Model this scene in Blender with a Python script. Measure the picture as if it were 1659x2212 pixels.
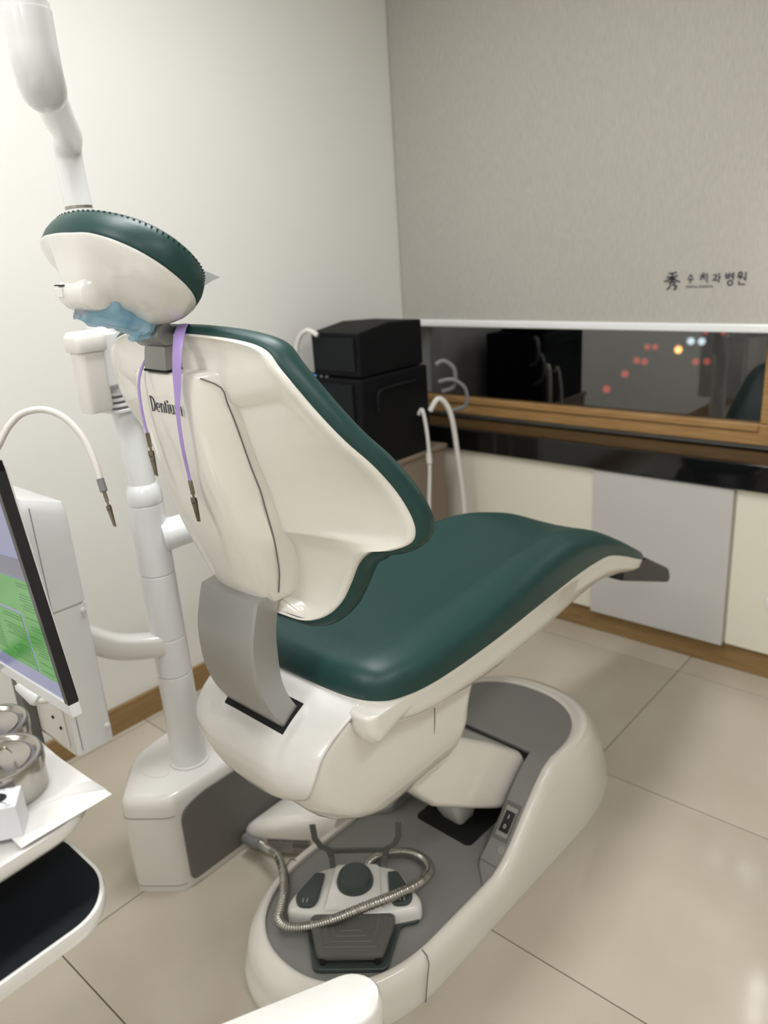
import bpy, bmesh, math, random
from mathutils import Vector, Matrix
import numpy as np
random.seed(7)
C = bpy.context.scene.collection
for o in list(bpy.data.objects): bpy.data.objects.remove(o)

# ------------------------------------------------------------------ camera
yaw, pit, rol, F = 0.74122612, 0.33032241, -0.0685769, 1691.66
f = Vector((-math.sin(yaw)*math.cos(pit), math.cos(yaw)*math.cos(pit), -math.sin(pit)))
r0 = f.cross(Vector((0,0,1))).normalized(); u0 = r0.cross(f)
rr = math.cos(rol)*r0 + math.sin(rol)*u0; uu = -math.sin(rol)*r0 + math.cos(rol)*u0
cam = bpy.data.objects.new('camera', bpy.data.cameras.new('camera')); C.objects.link(cam)
Mx = Matrix((rr, uu, -f)).transposed().to_4x4(); Mx.translation = Vector((0,0,1.366))
cam.matrix_world = Mx
cam.data.sensor_fit = 'VERTICAL'; cam.data.sensor_height = 36; cam.data.lens = F/2212*36
cam.data.clip_start = 0.02; cam.data.clip_end = 200
cam.data.dof.use_dof = True; cam.data.dof.focus_distance = 1.12; cam.data.dof.aperture_fstop = 3.8
bpy.context.scene.camera = cam

# ------------------------------------------------------------------ world: night outside
w = bpy.data.worlds.new('night'); bpy.context.scene.world = w; w.use_nodes = True
w.node_tree.nodes['Background'].inputs[0].default_value = (0.012, 0.014, 0.02, 1)
w.node_tree.nodes['Background'].inputs[1].default_value = 0.6

# ------------------------------------------------------------------ exposure
vs = bpy.context.scene.view_settings
vs.view_transform = 'Standard'; vs.look = 'None'; vs.gamma = 1; vs.use_curve_mapping = False
vs.exposure = -0.09

# ------------------------------------------------------------------ ceiling lamps (their fixtures are built further down)
def area(name, loc, sx, sy, power, col=(.99,.995,1.0), shape='RECTANGLE'):
    L = bpy.data.lights.new(name, 'AREA'); L.shape = shape; L.size = sx; L.size_y = sy; L.energy = power; L.color = col
    o = bpy.data.objects.new(name, L); C.objects.link(o); o.location = loc; return o
H_C = 2.45
PANELS = [(-1.10, 0.85, .30, 1.2, 23), (0.55, 0.75, .30, 1.2, 10), (-0.95, -1.0, .30, 1.2, 17), (0.55, -1.0, .30, 1.2, 11)]
for i, (x, y, sx, sy, p) in enumerate(PANELS):
    area('panel_lamp', (x, y, H_C-.045), sx, sy, p)

# ------------------------------------------------------------------ materials
def s2l(c): return tuple((x/12.92 if x <= .04045 else ((x+.055)/1.055)**2.4) for x in [v/255 for v in c])
def mat(name, col, rough=.5, metal=0, coat=0, bump=0, bscale=200, noise=0, nscale=5, col2=None, emis=None, es=0, trans=0, alpha=1, spec=.5, ior=1.5, stretch=None, sss=0):
    m = bpy.data.materials.new(name); m.use_nodes = True; nt = m.node_tree; b = nt.nodes['Principled BSDF']
    c = s2l(col); b.inputs['Base Color'].default_value = (*c, 1)
    b.inputs['Roughness'].default_value = rough; b.inputs['Metallic'].default_value = metal
    b.inputs['Coat Weight'].default_value = coat; b.inputs['Coat Roughness'].default_value = .04
    b.inputs['Specular IOR Level'].default_value = spec; b.inputs['IOR'].default_value = ior
    b.inputs['Transmission Weight'].default_value = trans; b.inputs['Alpha'].default_value = alpha
    if emis: b.inputs['Emission Color'].default_value = (*s2l(emis), 1); b.inputs['Emission Strength'].default_value = es
    tc = nt.nodes.new('ShaderNodeTexCoord'); src = tc.outputs['Object']
    if stretch:
        mp = nt.nodes.new('ShaderNodeMapping'); mp.inputs['Scale'].default_value = stretch
        nt.links.new(src, mp.inputs[0]); src = mp.outputs[0]
    if noise or col2:
        n = nt.nodes.new('ShaderNodeTexNoise'); n.inputs['Scale'].default_value = nscale; n.inputs['Detail'].default_value = 6
        nt.links.new(src, n.inputs['Vector'])
        rp = nt.nodes.new('ShaderNodeValToRGB'); rp.color_ramp.elements[0].position = .35; rp.color_ramp.elements[1].position = .65
        c2 = s2l(col2) if col2 else tuple(x*(1-noise) for x in c)
        rp.color_ramp.elements[0].color = (*c2, 1); rp.color_ramp.elements[1].color = (*c, 1)
        nt.links.new(n.outputs['Fac'], rp.inputs[0]); nt.links.new(rp.outputs[0], b.inputs['Base Color'])
    if bump:
        n = nt.nodes.new('ShaderNodeTexNoise'); n.inputs['Scale'].default_value = bscale; n.inputs['Detail'].default_value = 3
        nt.links.new(src, n.inputs['Vector'])
        bp = nt.nodes.new('ShaderNodeBump'); bp.inputs['Strength'].default_value = bump; bp.inputs['Distance'].default_value = .002
        nt.links.new(n.outputs['Fac'], bp.inputs['Height']); nt.links.new(bp.outputs[0], b.inputs['Normal'])
    return m
M_ = dict(
 wall=mat('wall_paint', (226,225,219), .55, bump=.05, bscale=60, noise=.02, nscale=2),
 ceil=mat('ceiling_paint', (235,233,228), .8),
 blind=mat('blind_fabric', (181,178,170), .9, col2=(170,167,158), nscale=60, stretch=(6,1,.6), bump=.15, bscale=900),
 white=mat('gloss_white', (228,226,221), .22, coat=.7),
 cream=mat('cream_shell', (233,229,220), .2, coat=.8, noise=.02, nscale=4),
 coolw=mat('cool_white', (232,233,233), .25, coat=.5),
 satin=mat('satin_metal', (140,140,138), .3, metal=.8),
 steelp=mat('silver_paint', (165,164,160), .42, metal=.45, bump=.04, bscale=900),
 green=mat('green_leather', (23,60,57), .42, bump=.10, bscale=480, spec=.45),
 greend=mat('green_piping', (14,40,38), .5, bump=.1, bscale=500),
 deck=mat('deck_grey', (142,142,139), .42, bump=.05, bscale=1200, metal=.15),
 panel=mat('panel_grey', (108,106,102), .5, bump=.05, bscale=900),
 black=mat('black_plastic', (14,15,18), .35, bump=.03, bscale=600),
 hole=mat('dark_gap', (7,7,8), .8),
 rubber=mat('grey_rubber', (92,92,88), .55, bump=.1, bscale=700),
 drub=mat('dark_green_rubber', (60,68,66), .38, bump=.04, bscale=700),
 bracket=mat('bracket_grey', (92,94,88), .5),
 metal=mat('brushed_metal', (172,168,162), .2, metal=1),
 hose=mat('hose_metal', (176,174,168), .26, metal=1),
 clip=mat('clip_metal', (150,140,122), .3, metal=1, noise=.35, nscale=60),
 purple=mat('purple_cord', (170,146,208), .4),
 film=mat('blue_film', (168,214,238), .14, alpha=.72, col2=(112,178,216), nscale=22, bump=.5, bscale=35),
 film2=mat('blue_film_light', (170,205,222), .2, alpha=.6),
 tile=mat('tile_stone', (193,184,168), .12, col2=(182,172,155), nscale=2.5, bump=.02, bscale=40, spec=.4),
 grout=mat('grout', (110,98,86), .9),
 wood=mat('honey_wood', (176,138,88), .4, col2=(156,118,72), nscale=8, stretch=(1,1,14)),
 woodb=mat('base_wood', (146,118,76), .45, col2=(132,104,64), nscale=8, stretch=(1,1,14)),
 counter=mat('black_stone', (13,13,14), .08, spec=.6),
 cabc=mat('cream_panel', (226,221,204), .4),
 cabg=mat('grey_door', (196,194,190), .35),
 taupe=mat('taupe_stand', (128,112,98), .5),
 blackbox=mat('black_box', (5,6,9), .6, spec=.2),
 blackface=mat('black_face', (14,17,22), .6, spec=.25),
 cable=mat('white_cable', (214,210,204), .4),
 greycable=mat('grey_cable', (120,120,120), .5),
 paper=mat('tissue_paper', (218,217,212), .85, bump=.25, bscale=700),
 card=mat('card_box', (214,213,218), .55),
 orange=mat('orange_handle', (238,146,84), .35),
 bezel=mat('bezel_black', (9,10,14), .3),
 pad=mat('pad_black', (10,14,21), .7, bump=.05, bscale=900, spec=.2),
 glass=mat('window_glass', (255,255,255), .0, trans=1, ior=1.85),
 ink=mat('print_ink', (38,38,48), .6), ink2=mat('blind_ink', (66,66,76), .8), ink3=mat('faint_ink', (170,170,174), .6),
 asphalt=mat('asphalt', (26,27,28), .9, noise=.3, nscale=3),
 lamp=mat('lamp_face', (255,250,240), .5, emis=(250,252,255), es=5),
 bulb=mat('bulb_glass', (255,250,240), .5, emis=(255,250,246), es=22),
 red=mat('tail_lamp', (255,60,50), .5, emis=(235,90,75), es=.5),
 amber=mat('amber_lamp', (255,200,120), .5, emis=(255,190,110), es=2.4),
 whl=mat('white_lamp', (220,235,255), .5, emis=(205,225,235), es=1.3),
 scr=mat('screen_lilac', (20,20,22), .25, emis=(150,152,190), es=.72),
 scr2=mat('screen_grey', (20,20,22), .25, emis=(120,120,140), es=.7),
 scrg=mat('screen_green', (10,20,10), .25, emis=(88,168,76), es=.72),
 scrt=mat('screen_text', (10,20,10), .25, emis=(64,120,62), es=.62),
 cup=mat('frosted_plastic', (236,232,226), .3, alpha=.93),
 blue=mat('blue_led', (60,130,180), .4, emis=(60,140,200), es=.8),
 sticker=mat('grey_sticker', (150,146,142), .4, metal=.3),
)
# ------------------------------------------------------------------ mesh helpers
class MB:
    def __init__(s): s.v = []; s.f = []; s.m = []
    def add(s, v, f, mi=0):
        n = len(s.v); s.v += [tuple(p) for p in v]; s.f += [tuple(i+n for i in q) for q in f]; s.m += [mi]*len(f); return s
    def grid(s, rows, close_u=False, close_v=False, cap0=False, cap1=False, mi=0):
        R = len(rows); n = len(rows[0]); v = [p for r in rows for p in r]; fs = []
        for i in range(R if close_v else R-1):
            for j in range(n if close_u else n-1):
                a = i*n+j; b = i*n+(j+1) % n; c = ((i+1) % R)*n+(j+1) % n; d = ((i+1) % R)*n+j
                fs.append((a, b, c, d))
        if cap0: fs.append(tuple(reversed(range(n))))
        if cap1: fs.append(tuple((R-1)*n+j for j in range(n)))
        return s.add(v, fs, mi)
    def tube(s, path, r, n=14, cap=True, mi=0, squash=None):
        P = [Vector(p) for p in path]; R = r if isinstance(r, (list, tuple)) else [r]*len(P)
        T = [(P[min(i+1, len(P)-1)]-P[max(i-1, 0)]).normalized() for i in range(len(P))]
        a = Vector((0,0,1)) if abs(T[0].z) < .9 else Vector((1,0,0))
        N = (a - a.dot(T[0])*T[0]).normalized(); rows = []
        for i in range(len(P)):
            N = (N - N.dot(T[i])*T[i]).normalized(); B = T[i].cross(N)
            sq = squash or (1, 1)
            rows.append([P[i]+R[i]*(math.cos(t)*sq[0]*N+math.sin(t)*sq[1]*B) for t in [2*math.pi*k/n for k in range(n)]])
        return s.grid(rows, close_u=True, cap0=cap, cap1=cap, mi=mi)
    def box(s, x0, x1, y0, y1, z0, z1, mi=0):
        v = [(x, y, z) for z in (z0, z1) for y in (y0, y1) for x in (x0, x1)]
        return s.add(v, [(0,2,3,1),(4,5,7,6),(0,1,5,4),(2,6,7,3),(0,4,6,2),(1,3,7,5)], mi)
    def prism(s, poly, z0, z1, fn=None, mi=0):
        fn = fn or (lambda a, b, c: (a, b, c)); n = len(poly)
        v = [fn(p[0], p[1], z0) for p in poly]+[fn(p[0], p[1], z1) for p in poly]
        fs = [tuple(reversed(range(n))), tuple(range(n, 2*n))]+[(i, (i+1) % n, n+(i+1) % n, n+i) for i in range(n)]
        return s.add(v, fs, mi)
    def lathe(s, prof, c=(0,0,0), n=40, axis=(0,0,1), mi=0):
        A = Vector(axis).normalized(); q = A.to_track_quat('Z', 'Y'); c = Vector(c)
        rows = [[c+q@Vector((r*math.cos(t), r*math.sin(t), z)) for t in [2*math.pi*k/n for k in range(n)]] for r, z in prof]
        return s.grid(rows, close_u=True, cap0=prof[0][0] > 1e-5, cap1=prof[-1][0] > 1e-5, mi=mi)
OFF = {}
def build(name, mb, m, parent=None, bevel=0, seg=3, ang=35, smooth=True, off=None, kind=None, label=None):
    o_ = Vector(off) if off is not None else (OFF.get(parent.name, Vector()) if parent else Vector())
    me = bpy.data.meshes.new(name); me.from_pydata([tuple(Vector(p)-o_) for p in mb.v], [], mb.f)
    ms = m if isinstance(m, (list, tuple)) else [m]
    for x in ms: me.materials.append(M_[x])
    if len(ms) > 1: me.polygons.foreach_set('material_index', mb.m)
    bm = bmesh.new(); bm.from_mesh(me); bmesh.ops.remove_doubles(bm, verts=bm.verts, dist=1e-6)
    bmesh.ops.recalc_face_normals(bm, faces=bm.faces); bm.to_mesh(me); bm.free()
    if smooth:
        me.shade_smooth()
        if ang: me.set_sharp_from_angle(angle=math.radians(ang))
    o = bpy.data.objects.new(name, me); C.objects.link(o)
    if parent: o.parent = parent
    OFF[o.name] = o_
    if bevel:
        b = o.modifiers.new('bevel', 'BEVEL'); b.width = bevel; b.segments = seg; b.limit_method = 'ANGLE'; b.angle_limit = math.radians(30)
        b.harden_normals = True
    if kind: o['kind'] = kind
    if label: o['label'] = label
    return o
TH = math.radians(-1.5); O0 = Vector((-0.935, 1.1, 0)); RT = Matrix.Rotation(TH, 3, 'Z')
def L2W(p): return O0+RT@Vector(p)
def W2L(p): return RT.transposed()@(Vector(p)-O0)
def thing(name, label, cat, p0=(0,0,0), local=False, group=None):
    e = bpy.data.objects.new(name, None); C.objects.link(e); e.empty_display_size = .05
    if local: e.location = L2W(p0); e.rotation_euler = (0,0,TH)
    else: e.location = p0
    e['label'] = label; e['category'] = cat
    if group: e['group'] = group
    OFF[e.name] = Vector(p0); return e
def solo(name, mb, m, label, cat, p0, local=False, group=None, **k):
    o = build(name, mb, m, None, off=p0, **k)
    if local: o.location = L2W(p0); o.rotation_euler = (0,0,TH)
    else: o.location = p0
    o['label'] = label; o['category'] = cat
    if group: o['group'] = group
    return o
def struct(name, mb, m, parent=None, **k):
    o = build(name, mb, m, parent, **k)
    if not parent: o['kind'] = 'structure'
    return o
def cr(P, n=8, closed=False):
    P = [Vector(p) for p in P]; out = []; N = len(P)
    for i in range(N if closed else N-1):
        if closed: a, b, c, d = P[i-1], P[i], P[(i+1) % N], P[(i+2) % N]
        else: a, b, c, d = P[max(i-1,0)], P[i], P[i+1], P[min(i+2,N-1)]
        for k in range(n):
            t = k/n
            out.append(.5*((2*b)+(c-a)*t+(2*a-5*b+4*c-d)*t*t+(3*b-a-3*c+d)*t**3))
    if not closed: out.append(P[-1])
    return out
def interp(x, X, Y):
    return float(np.interp(x, X, Y))
def smooth_table(T, n=6):   # rows of numbers -> catmull-rom refined
    out = []
    for i in range(len(T)-1):
        a, b, c, d = [np.array(T[j], float) for j in (max(i-1,0), i, i+1, min(i+2,len(T)-1))]
        for k in range(n):
            t = k/n; out.append(.5*((2*b)+(c-a)*t+(2*a-5*b+4*c-d)*t*t+(3*b-a-3*c+d)*t**3))
    out.append(np.array(T[-1], float)); return out
def rrect(x0, x1, y0, y1, r, n=6):
    P = []
    for cx, cy, a0 in ((x1-r,y1-r,0),(x0+r,y1-r,90),(x0+r,y0+r,180),(x1-r,y0+r,270)):
        for k in range(n+1):
            a = math.radians(a0+90*k/n); P.append((cx+r*math.cos(a), cy+r*math.sin(a)))
    return P
def rpoly(pts, r, n=5):    # rounded polygon
    out = []; N = len(pts)
    for i in range(N):
        p = Vector(pts[i]); a = Vector(pts[i-1]); b = Vector(pts[(i+1) % N])
        rad = r[i] if isinstance(r, (list, tuple)) else r
        u = (a-p); v = (b-p); ra = min(rad, u.length*.48, v.length*.48); s = p+u.normalized()*ra; e = p+v.normalized()*ra
        for k in range(n+1):
            t = k/n; out.append(tuple((1-t)**2*s+2*t*(1-t)*p+t*t*e))
    return out
sst = lambda t: (lambda x: x*x*(3-2*x))(min(1, max(0, t)))

# ------------------------------------------------------------------ the room
XL, XR, YB, YF, YW = -2.04, 1.75, -1.9, 2.34, 2.56
fl = struct('floor', MB().box(XL-.1, XR+.1, YB-.1, YW, -.03, -.0035), 'grout')
g = .0015
xs = [XL]+[-1.413+.5975*k for k in range(-1, 7) if XL < -1.413+.5975*k < XR]+[XR]
ys = [YB]+[.437+.601*k for k in range(-4, 5) if YB < .437+.601*k < YW-.1]+[YW-.03]
tm = {}
for i in range(len(xs)-1):
    for j in range(len(ys)-1):
        sx = round(xs[i+1]-xs[i], 4); sy = round(ys[j+1]-ys[j], 4)
        if (sx, sy) not in tm:
            o = build('tile', MB().box(g, sx-g, g, sy-g, -.006, 0), 'tile', fl, bevel=.0008, seg=1)
            tm[(sx, sy)] = o.data
        else:
            o = bpy.data.objects.new('tile', tm[(sx, sy)]); C.objects.link(o); o.parent = fl
        o.location = (xs[i], ys[j], 0)
struct('ceiling', MB().box(XL-.1, XR+.1, YB-.1, YW+.1, H_C, H_C+.08), 'ceil')
struct('wall_left', MB().box(XL-.12, XL, YB, YW+.02, 0, H_C), 'wall')
struct('wall_right', MB().box(XR, XR+.12, YB, YW+.02, 0, H_C), 'wall')
struct('wall_back', MB().box(XL-.12, XR+.12, YB-.12, YB, 0, H_C), 'wall')
struct('wall_window', MB().box(XL, XR, YW-.02, YW+.1, 0, .70).box(XL, XR, YW-.02, YW+.1, 2.25, H_C).box(1.25, XR, YW-.02, YW+.1, .7, 2.25), 'wall')
struct('baseboard_left', MB().box(XL, XL+.012, YB, 2.35, 0, .085), 'woodb', bevel=.003)
struct('baseboard_window', MB().box(XL+.012, XR, 2.352, 2.37, 0, .092), 'woodb', bevel=.003)
# window: frame, mullions, panes
wn = struct('window_1', MB().box(XL, 1.25, 2.50, 2.545, .70, .768).box(XL, 1.25, 2.50, 2.545, 2.18, 2.25), 'wood', bevel=.006)
build('mullion', MB().box(-.712, -.655, 2.50, 2.545, .768, 2.18), 'wood', wn, bevel=.006)
build('mullion', MB().box(.28, .34, 2.50, 2.545, .768, 2.18), 'wood', wn, bevel=.006)
build('mullion', MB().box(1.19, 1.25, 2.50, 2.545, .768, 2.18), 'wood', wn, bevel=.006)
build('sill_bead', MB().box(XL, -.712, 2.492, 2.50, .745, .768), 'wood', wn, bevel=.004)
for a, b in ((XL, -.712), (-.655, .28), (.34, 1.19)):
    build('pane', MB().box(a, b, 2.52, 2.526, .768, 2.18), 'glass', wn)
# street outside
struct('trim_1', MB().box(-60, 40, 6, 90, -6.6, -6.5), 'asphalt')
LT = [(-20.8,48.29),(-20.34,48.4),(-18.58,42.84),(-19.15,43.1),(-17.85,38.8),(-16.86,34.69),(-16.02,43.63),(-15.46,43.8),(-18.9,48.4),(-18.8,56.0),(-20.0,56.0)]
TXT = ['left light of the upper red pair', 'right light of the upper red pair', 'right light of the lower red pair', 'left light of the lower red pair', 'single faint red light', 'lowest and leftmost red light',
       'left light of the faint right red pair', 'right light of the faint right red pair', 'red light just left of the amber light', 'rightmost red light just under the blind', 'second red light just under the blind']
def street(name, x, y, r, m, lb, grp=None):
    t = thing(name, lb, 'street light', (x, y, -6.5), group=grp)
    build('lamp_head', MB().lathe([(0,-r)]+[(r*math.sin(a), -r*math.cos(a)) for a in [math.pi*k/8 for k in range(1, 8)]]+[(0,r)], (x, y, -5.9), 14), m, t)
    build('post', MB().lathe([(.03,0),(.03,.6-r)], (x, y, -6.5), 8), 'hole', t)
for (x, y), q in zip(LT, TXT): street('street_light', x, y, .17, 'red', q+' in the dark street behind the window', 'red lights in the street')
street('street_light', -18.55, 47.6, .21, 'amber', 'brightest amber light in the dark street behind the window')
street('street_light', -19.25, 51.4, .22, 'whl', 'left one of the two pale white lights in the dark street')
street('street_light', -18.55, 51.4, .22, 'whl', 'right one of the two pale white lights in the dark street')

# roller blind with print
bl = thing('roller_blind', 'grey woven roller blind pulled down over the window, with dark print near its right', 'blind', (-1.2, 2.42, 1.07))
build('fabric', MB().box(-2.035, 1.3, 2.417, 2.421, 1.075, 2.37), 'blind', bl)
build('bottom_bar', MB().prism(rrect(2.408, 2.430, 1.052, 1.078, .006), -2.035, 1.3, fn=lambda a, b, c: (c, a, b)), 'coolw', bl, label='white bottom bar')
build('roller_tube', MB().tube([(-2.03,2.45,2.40),(1.3,2.45,2.40)], .03, 20), 'coolw', bl)
# print: an emblem and lettering, flat on the fabric (x: -0.98 .. -0.74, z about 1.2)
YP = 2.4155
def stroke(mb, pts, wd, y=YP, th=.0012, to=None):
    to = to or (lambda a, b, d: (a, y-d, b))
    P = [Vector(p) for p in pts]
    for i in range(len(P)-1):
        a, b = P[i], P[i+1]; d = (b-a); L = d.length
        if L < 1e-7: continue
        d /= L; nn = Vector((-d.y, d.x))*wd/2; e = d*wd*.25
        q = [a-e+nn, a-e-nn, b+e-nn, b+e+nn]
        v = [to(p.x, p.y, 0) for p in q]+[to(p.x, p.y, th) for p in q]
        mb.add(v, [(0,1,2,3),(7,6,5,4),(0,4,5,1),(1,5,6,2),(2,6,7,3),(3,7,4,0)])
E0x, E0z, S = -.972, 1.196, .0088
em = MB()
for pts in ([(-1.2,3.2),(0,3.0),(1.3,3.5)], [(0,3.3),(0,.4)], [(-1.9,2.0),(0,1.8),(1.7,2.3)], [(-.2,1.8),(-1.2,1.0),(-2.6,.5)], [(.2,1.8),(1.2,.9),(2.6,.3)],
            [(-1.2,.1),(0,.5),(1.2,.1)], [(-.3,-.1),(-.8,-1.4),(-1.7,-2.2)], [(.8,.1),(.4,-.8),(1.6,-1.0),(1.3,-2.0),(.7,-2.2)], [(-1.0,1.2),(1.0,1.2)]):
    stroke(em, [(E0x+a*S, E0z+b*S) for a, b in pts], .0042)
build('emblem', em, 'ink2', bl, smooth=False)
tx = MB(); G = .0043
def glyph(x, segs, z=1.2075):
    for s in segs: stroke(tx, [(x+a*G, z+b*G) for a, b in s], .0030)
def ring(cx, cz, r, n=10): return [(cx+r*math.cos(2*math.pi*k/n), cz+r*math.sin(2*math.pi*k/n)) for k in range(n+1)]
glyph(-0.917, [[(0,2.6),(-1.4,.6)], [(0,2.6),(1.4,.6)], [(-2,-.6),(2,-.6)], [(0,-.6),(0,-3)]])                        # su
glyph(-0.879, [[(-1.2,3),(.6,3)], [(-2.2,1.7),(1.2,1.7)], [(-.5,1.7),(-2,-1)], [(-.5,1.7),(1,-1)], [(2.4,3),(2.4,-3)]])  # chi
glyph(-0.843, [[(-2,2),(.3,2),(.1,.2)], [(-2.4,-1.4),(.9,-1.4)], [(-.8,.2),(-.8,-1.4)], [(2,3),(2,-3)], [(2,.4),(3,.4)]])    # gwa
glyph(-0.805, [[(-2.4,3),(-2.4,-.2)], [(-.4,3),(-.4,-.2)], [(-2.4,1.4),(-.4,1.4)], [(-2.4,-.2),(-.4,-.2)], [(2.4,3.2),(2.4,-1.4)], [(.6,2.2),(2.4,2.2)], [(.6,.7),(2.4,.7)], ring(.6,-3.4,1.6)])  # byeong
glyph(-0.771, [ring(-1.2,2.2,1.2), [(-2.8,.2),(.8,.2)], [(-1,.2),(-1,-1.2)], [(2.4,3.2),(2.4,-2)], [(1.2,-.8),(2.4,-.8)], [(-1.6,-2.4),(-1.6,-4.4),(2.2,-4.4)]])  # won
build('lettering', tx, 'ink2', bl, smooth=False)
def text_mesh(name, txt, size, m, parent, place, scale=(1,1), off=None, extrude=.0003):
    cu = bpy.data.curves.new(name, 'FONT'); cu.body = txt; cu.size = size; cu.extrude = extrude
    t = bpy.data.objects.new(name, cu); C.objects.link(t)
    dg = bpy.context.evaluated_depsgraph_get(); me = bpy.data.meshes.new_from_object(t.evaluated_get(dg))
    bpy.data.objects.remove(t)
    o_ = OFF.get(parent.name, Vector())
    for v in me.vertices: v.co = Vector(place(v.co.x*scale[0], v.co.y*scale[1], v.co.z))-o_
    me.materials.clear(); me.materials.append(M_[m]); o = bpy.data.objects.new(name, me); C.objects.link(o); o.parent = parent
    return o
text_mesh('small_lettering', 'DENTAL HOSPITAL', .0085, 'ink2', bl, lambda a, b, c: (-.930+a, YP-c-.0003, 1.181+b), (1.12, 1))

# cabinets under the window, countertop
bx = MB().box(XL+.01, XR, 2.345, YW-.03, .092, .612)
cb = thing('low_cabinet', 'low cream and grey cabinet run under the black countertop', 'cabinet', (-.15, 2.345, .092))
build('carcass', bx, 'cabc', cb, bevel=.002)
for a, b, nm, m, lb in ((-2.02,-1.172,'cabinet_door','cabc','cream flat door'), (-1.169,-.716,'cabinet_door','cabg','grey flat door'),
                        (-.708,-.16,'cabinet_door','cabc','cream flat door with a white ring'), (-.152,.45,'cabinet_door','cabg','grey flat door')):
    z0 = .085 if m == 'cabg' else .092; y0 = 2.325 if m == 'cabg' else 2.335
    o = build('door', MB().box(a, b, y0, 2.3455, z0, .606), m, cb, bevel=.0015, label=lb)
    if a == -.708:
        build('finger_ring', MB().lathe([(.012,0),(.021,0),(.023,-.004),(.021,-.008),(.013,-.008),(.012,0)], (-.578, 2.335, .268), 28, (0,1,0)), 'coolw', o)
solo('countertop', MB().box(XL+.005, XR, 2.315, 2.50, .612, .692), 'counter', 'glossy black stone countertop ledge under the window', 'countertop', (-.15, 2.4, .612), bevel=.003)

# black equipment on the taupe stand
st = thing('equipment_stand', 'taupe box stand in the corner below the black equipment', 'stand', (-1.87, 1.98, 0))
build('stand_body', MB().box(-2.03, -1.70, 1.76, 2.21, .05, .645), 'taupe', st, bevel=.006)
build('stand_top', MB().box(-2.035, -1.695, 1.75, 2.22, .645, .660), 'taupe', st, bevel=.003)
build('plinth', MB().box(-2.0, -1.73, 1.80, 2.18, 0, .05), 'hole', st)
lo = thing('black_equipment_box', 'lower larger black box with small blue light standing on taupe stand', 'equipment', (-1.84, 1.95, .66))
build('housing', MB().box(-1.99, -1.70, 1.79, 2.13, .66, .962), 'blackbox', lo, bevel=.008)
build('front_panel', MB().box(-1.97, -1.735, 1.783, 1.79, .68, .945), 'blackface', lo, bevel=.002)
build('side_rib', MB().tube(cr([(-1.697,1.86,.84),(-1.697,1.865,.90),(-1.697,1.90,.918),(-1.697,2.06,.918)],5), .004, 8), 'blackface', lo)
build('indicator', MB().lathe([(.007,0),(.007,.004),(0,.006)], (-1.915,1.795,.962), 12), 'blue', lo, label='blue indicator light')
for dx in (.035, .06): build('button', MB().lathe([(.005,0),(.005,.004),(0,.005)], (-1.915+dx,1.795,.962), 10), 'greycable', lo)
up = thing('black_equipment_box', 'upper smaller black box with sloping top, stacked against the white wall', 'equipment', (-1.82, 1.96, .962))
build('housing', MB().prism([(1.80,.966),(2.115,.966),(2.115,1.115),(1.95,1.125),(1.80,1.105)], -1.92, -1.705, fn=lambda a, b, c: (c, a, b)), 'blackbox', up, bevel=.006)
build('front_panel', MB().box(-1.905, -1.725, 1.794, 1.80, .985, 1.09), 'blackface', up, bevel=.002)
for x, y in ((-1.9,1.83),(-1.73,1.83),(-1.9,2.09),(-1.73,2.09)): build('foot', MB().lathe([(.01,0),(.01,.0045)], (x,y,.962), 12), 'hole', up)
CB = [('white cable looping over the upper left of the black boxes and down the wall side', [(-1.86,1.775,1.10),(-1.90,1.765,1.115),(-1.945,1.76,1.07),(-1.975,1.76,.93),(-1.98,1.745,.74),(-1.985,1.74,.45),(-1.985,1.74,.012)], .008, 'cable'),
      ('thick pale hose hanging rightmost from the black box to the stand side', [(-1.69,2.12,.80),(-1.67,2.15,.84),(-1.645,2.18,.78),(-1.635,2.20,.62),(-1.63,2.22,.42),(-1.63,2.23,.012)], .0095, 'cable'),
      ('thin white cable with small connector hanging before the taupe stand', [(-1.692,2.06,.80),(-1.675,2.06,.815),(-1.66,2.06,.74),(-1.655,2.06,.62),(-1.66,2.05,.42),(-1.66,2.05,.012)], .0065, 'cable'),
      ('upper grey looped cable behind the black box by the window', [(-1.71,2.19,.95),(-1.69,2.21,.96),(-1.665,2.235,.93),(-1.67,2.24,.87),(-1.71,2.22,.85)], .008, 'greycable'),
      ('lower grey looped cable beside the wooden window frame', [(-1.70,2.19,.89),(-1.66,2.22,.895),(-1.63,2.25,.86),(-1.635,2.26,.80),(-1.68,2.24,.78)], .007, 'greycable')]
for lb, P, r, m in CB:
    t = thing('cable', lb, 'cable', P[-1]); build('cord', MB().tube(cr(P, 8), r, 10), m, t)
    if 'connector' in lb: build('connector', MB().tube([(-1.657,2.06,.665),(-1.655,2.06,.63)], .010, 12), 'cable', t)

# small two-globe wall lamp just right of the frame (seen mirrored in the floor tiles)
wl = thing('wall_lamp', 'small two globe lamp in front of the blind, just outside the right of the frame', 'lamp', (-.49, 2.40, 1.0))
build('stem', MB().tube([(-.49,2.33,1.06),(-.49,2.33,1.42)], .008, 10).box(-.51,-.47,2.325,2.408,1.235,1.265), 'metal', wl)
for z in (1.185, 1.315):
    build('globe', MB().lathe([(0,-.025)]+[(.025*math.sin(a), -.025*math.cos(a)) for a in [math.pi*k/12 for k in range(1, 12)]]+[(0,.025)], (-.49,2.30,z), 24), 'bulb', wl)
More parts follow.
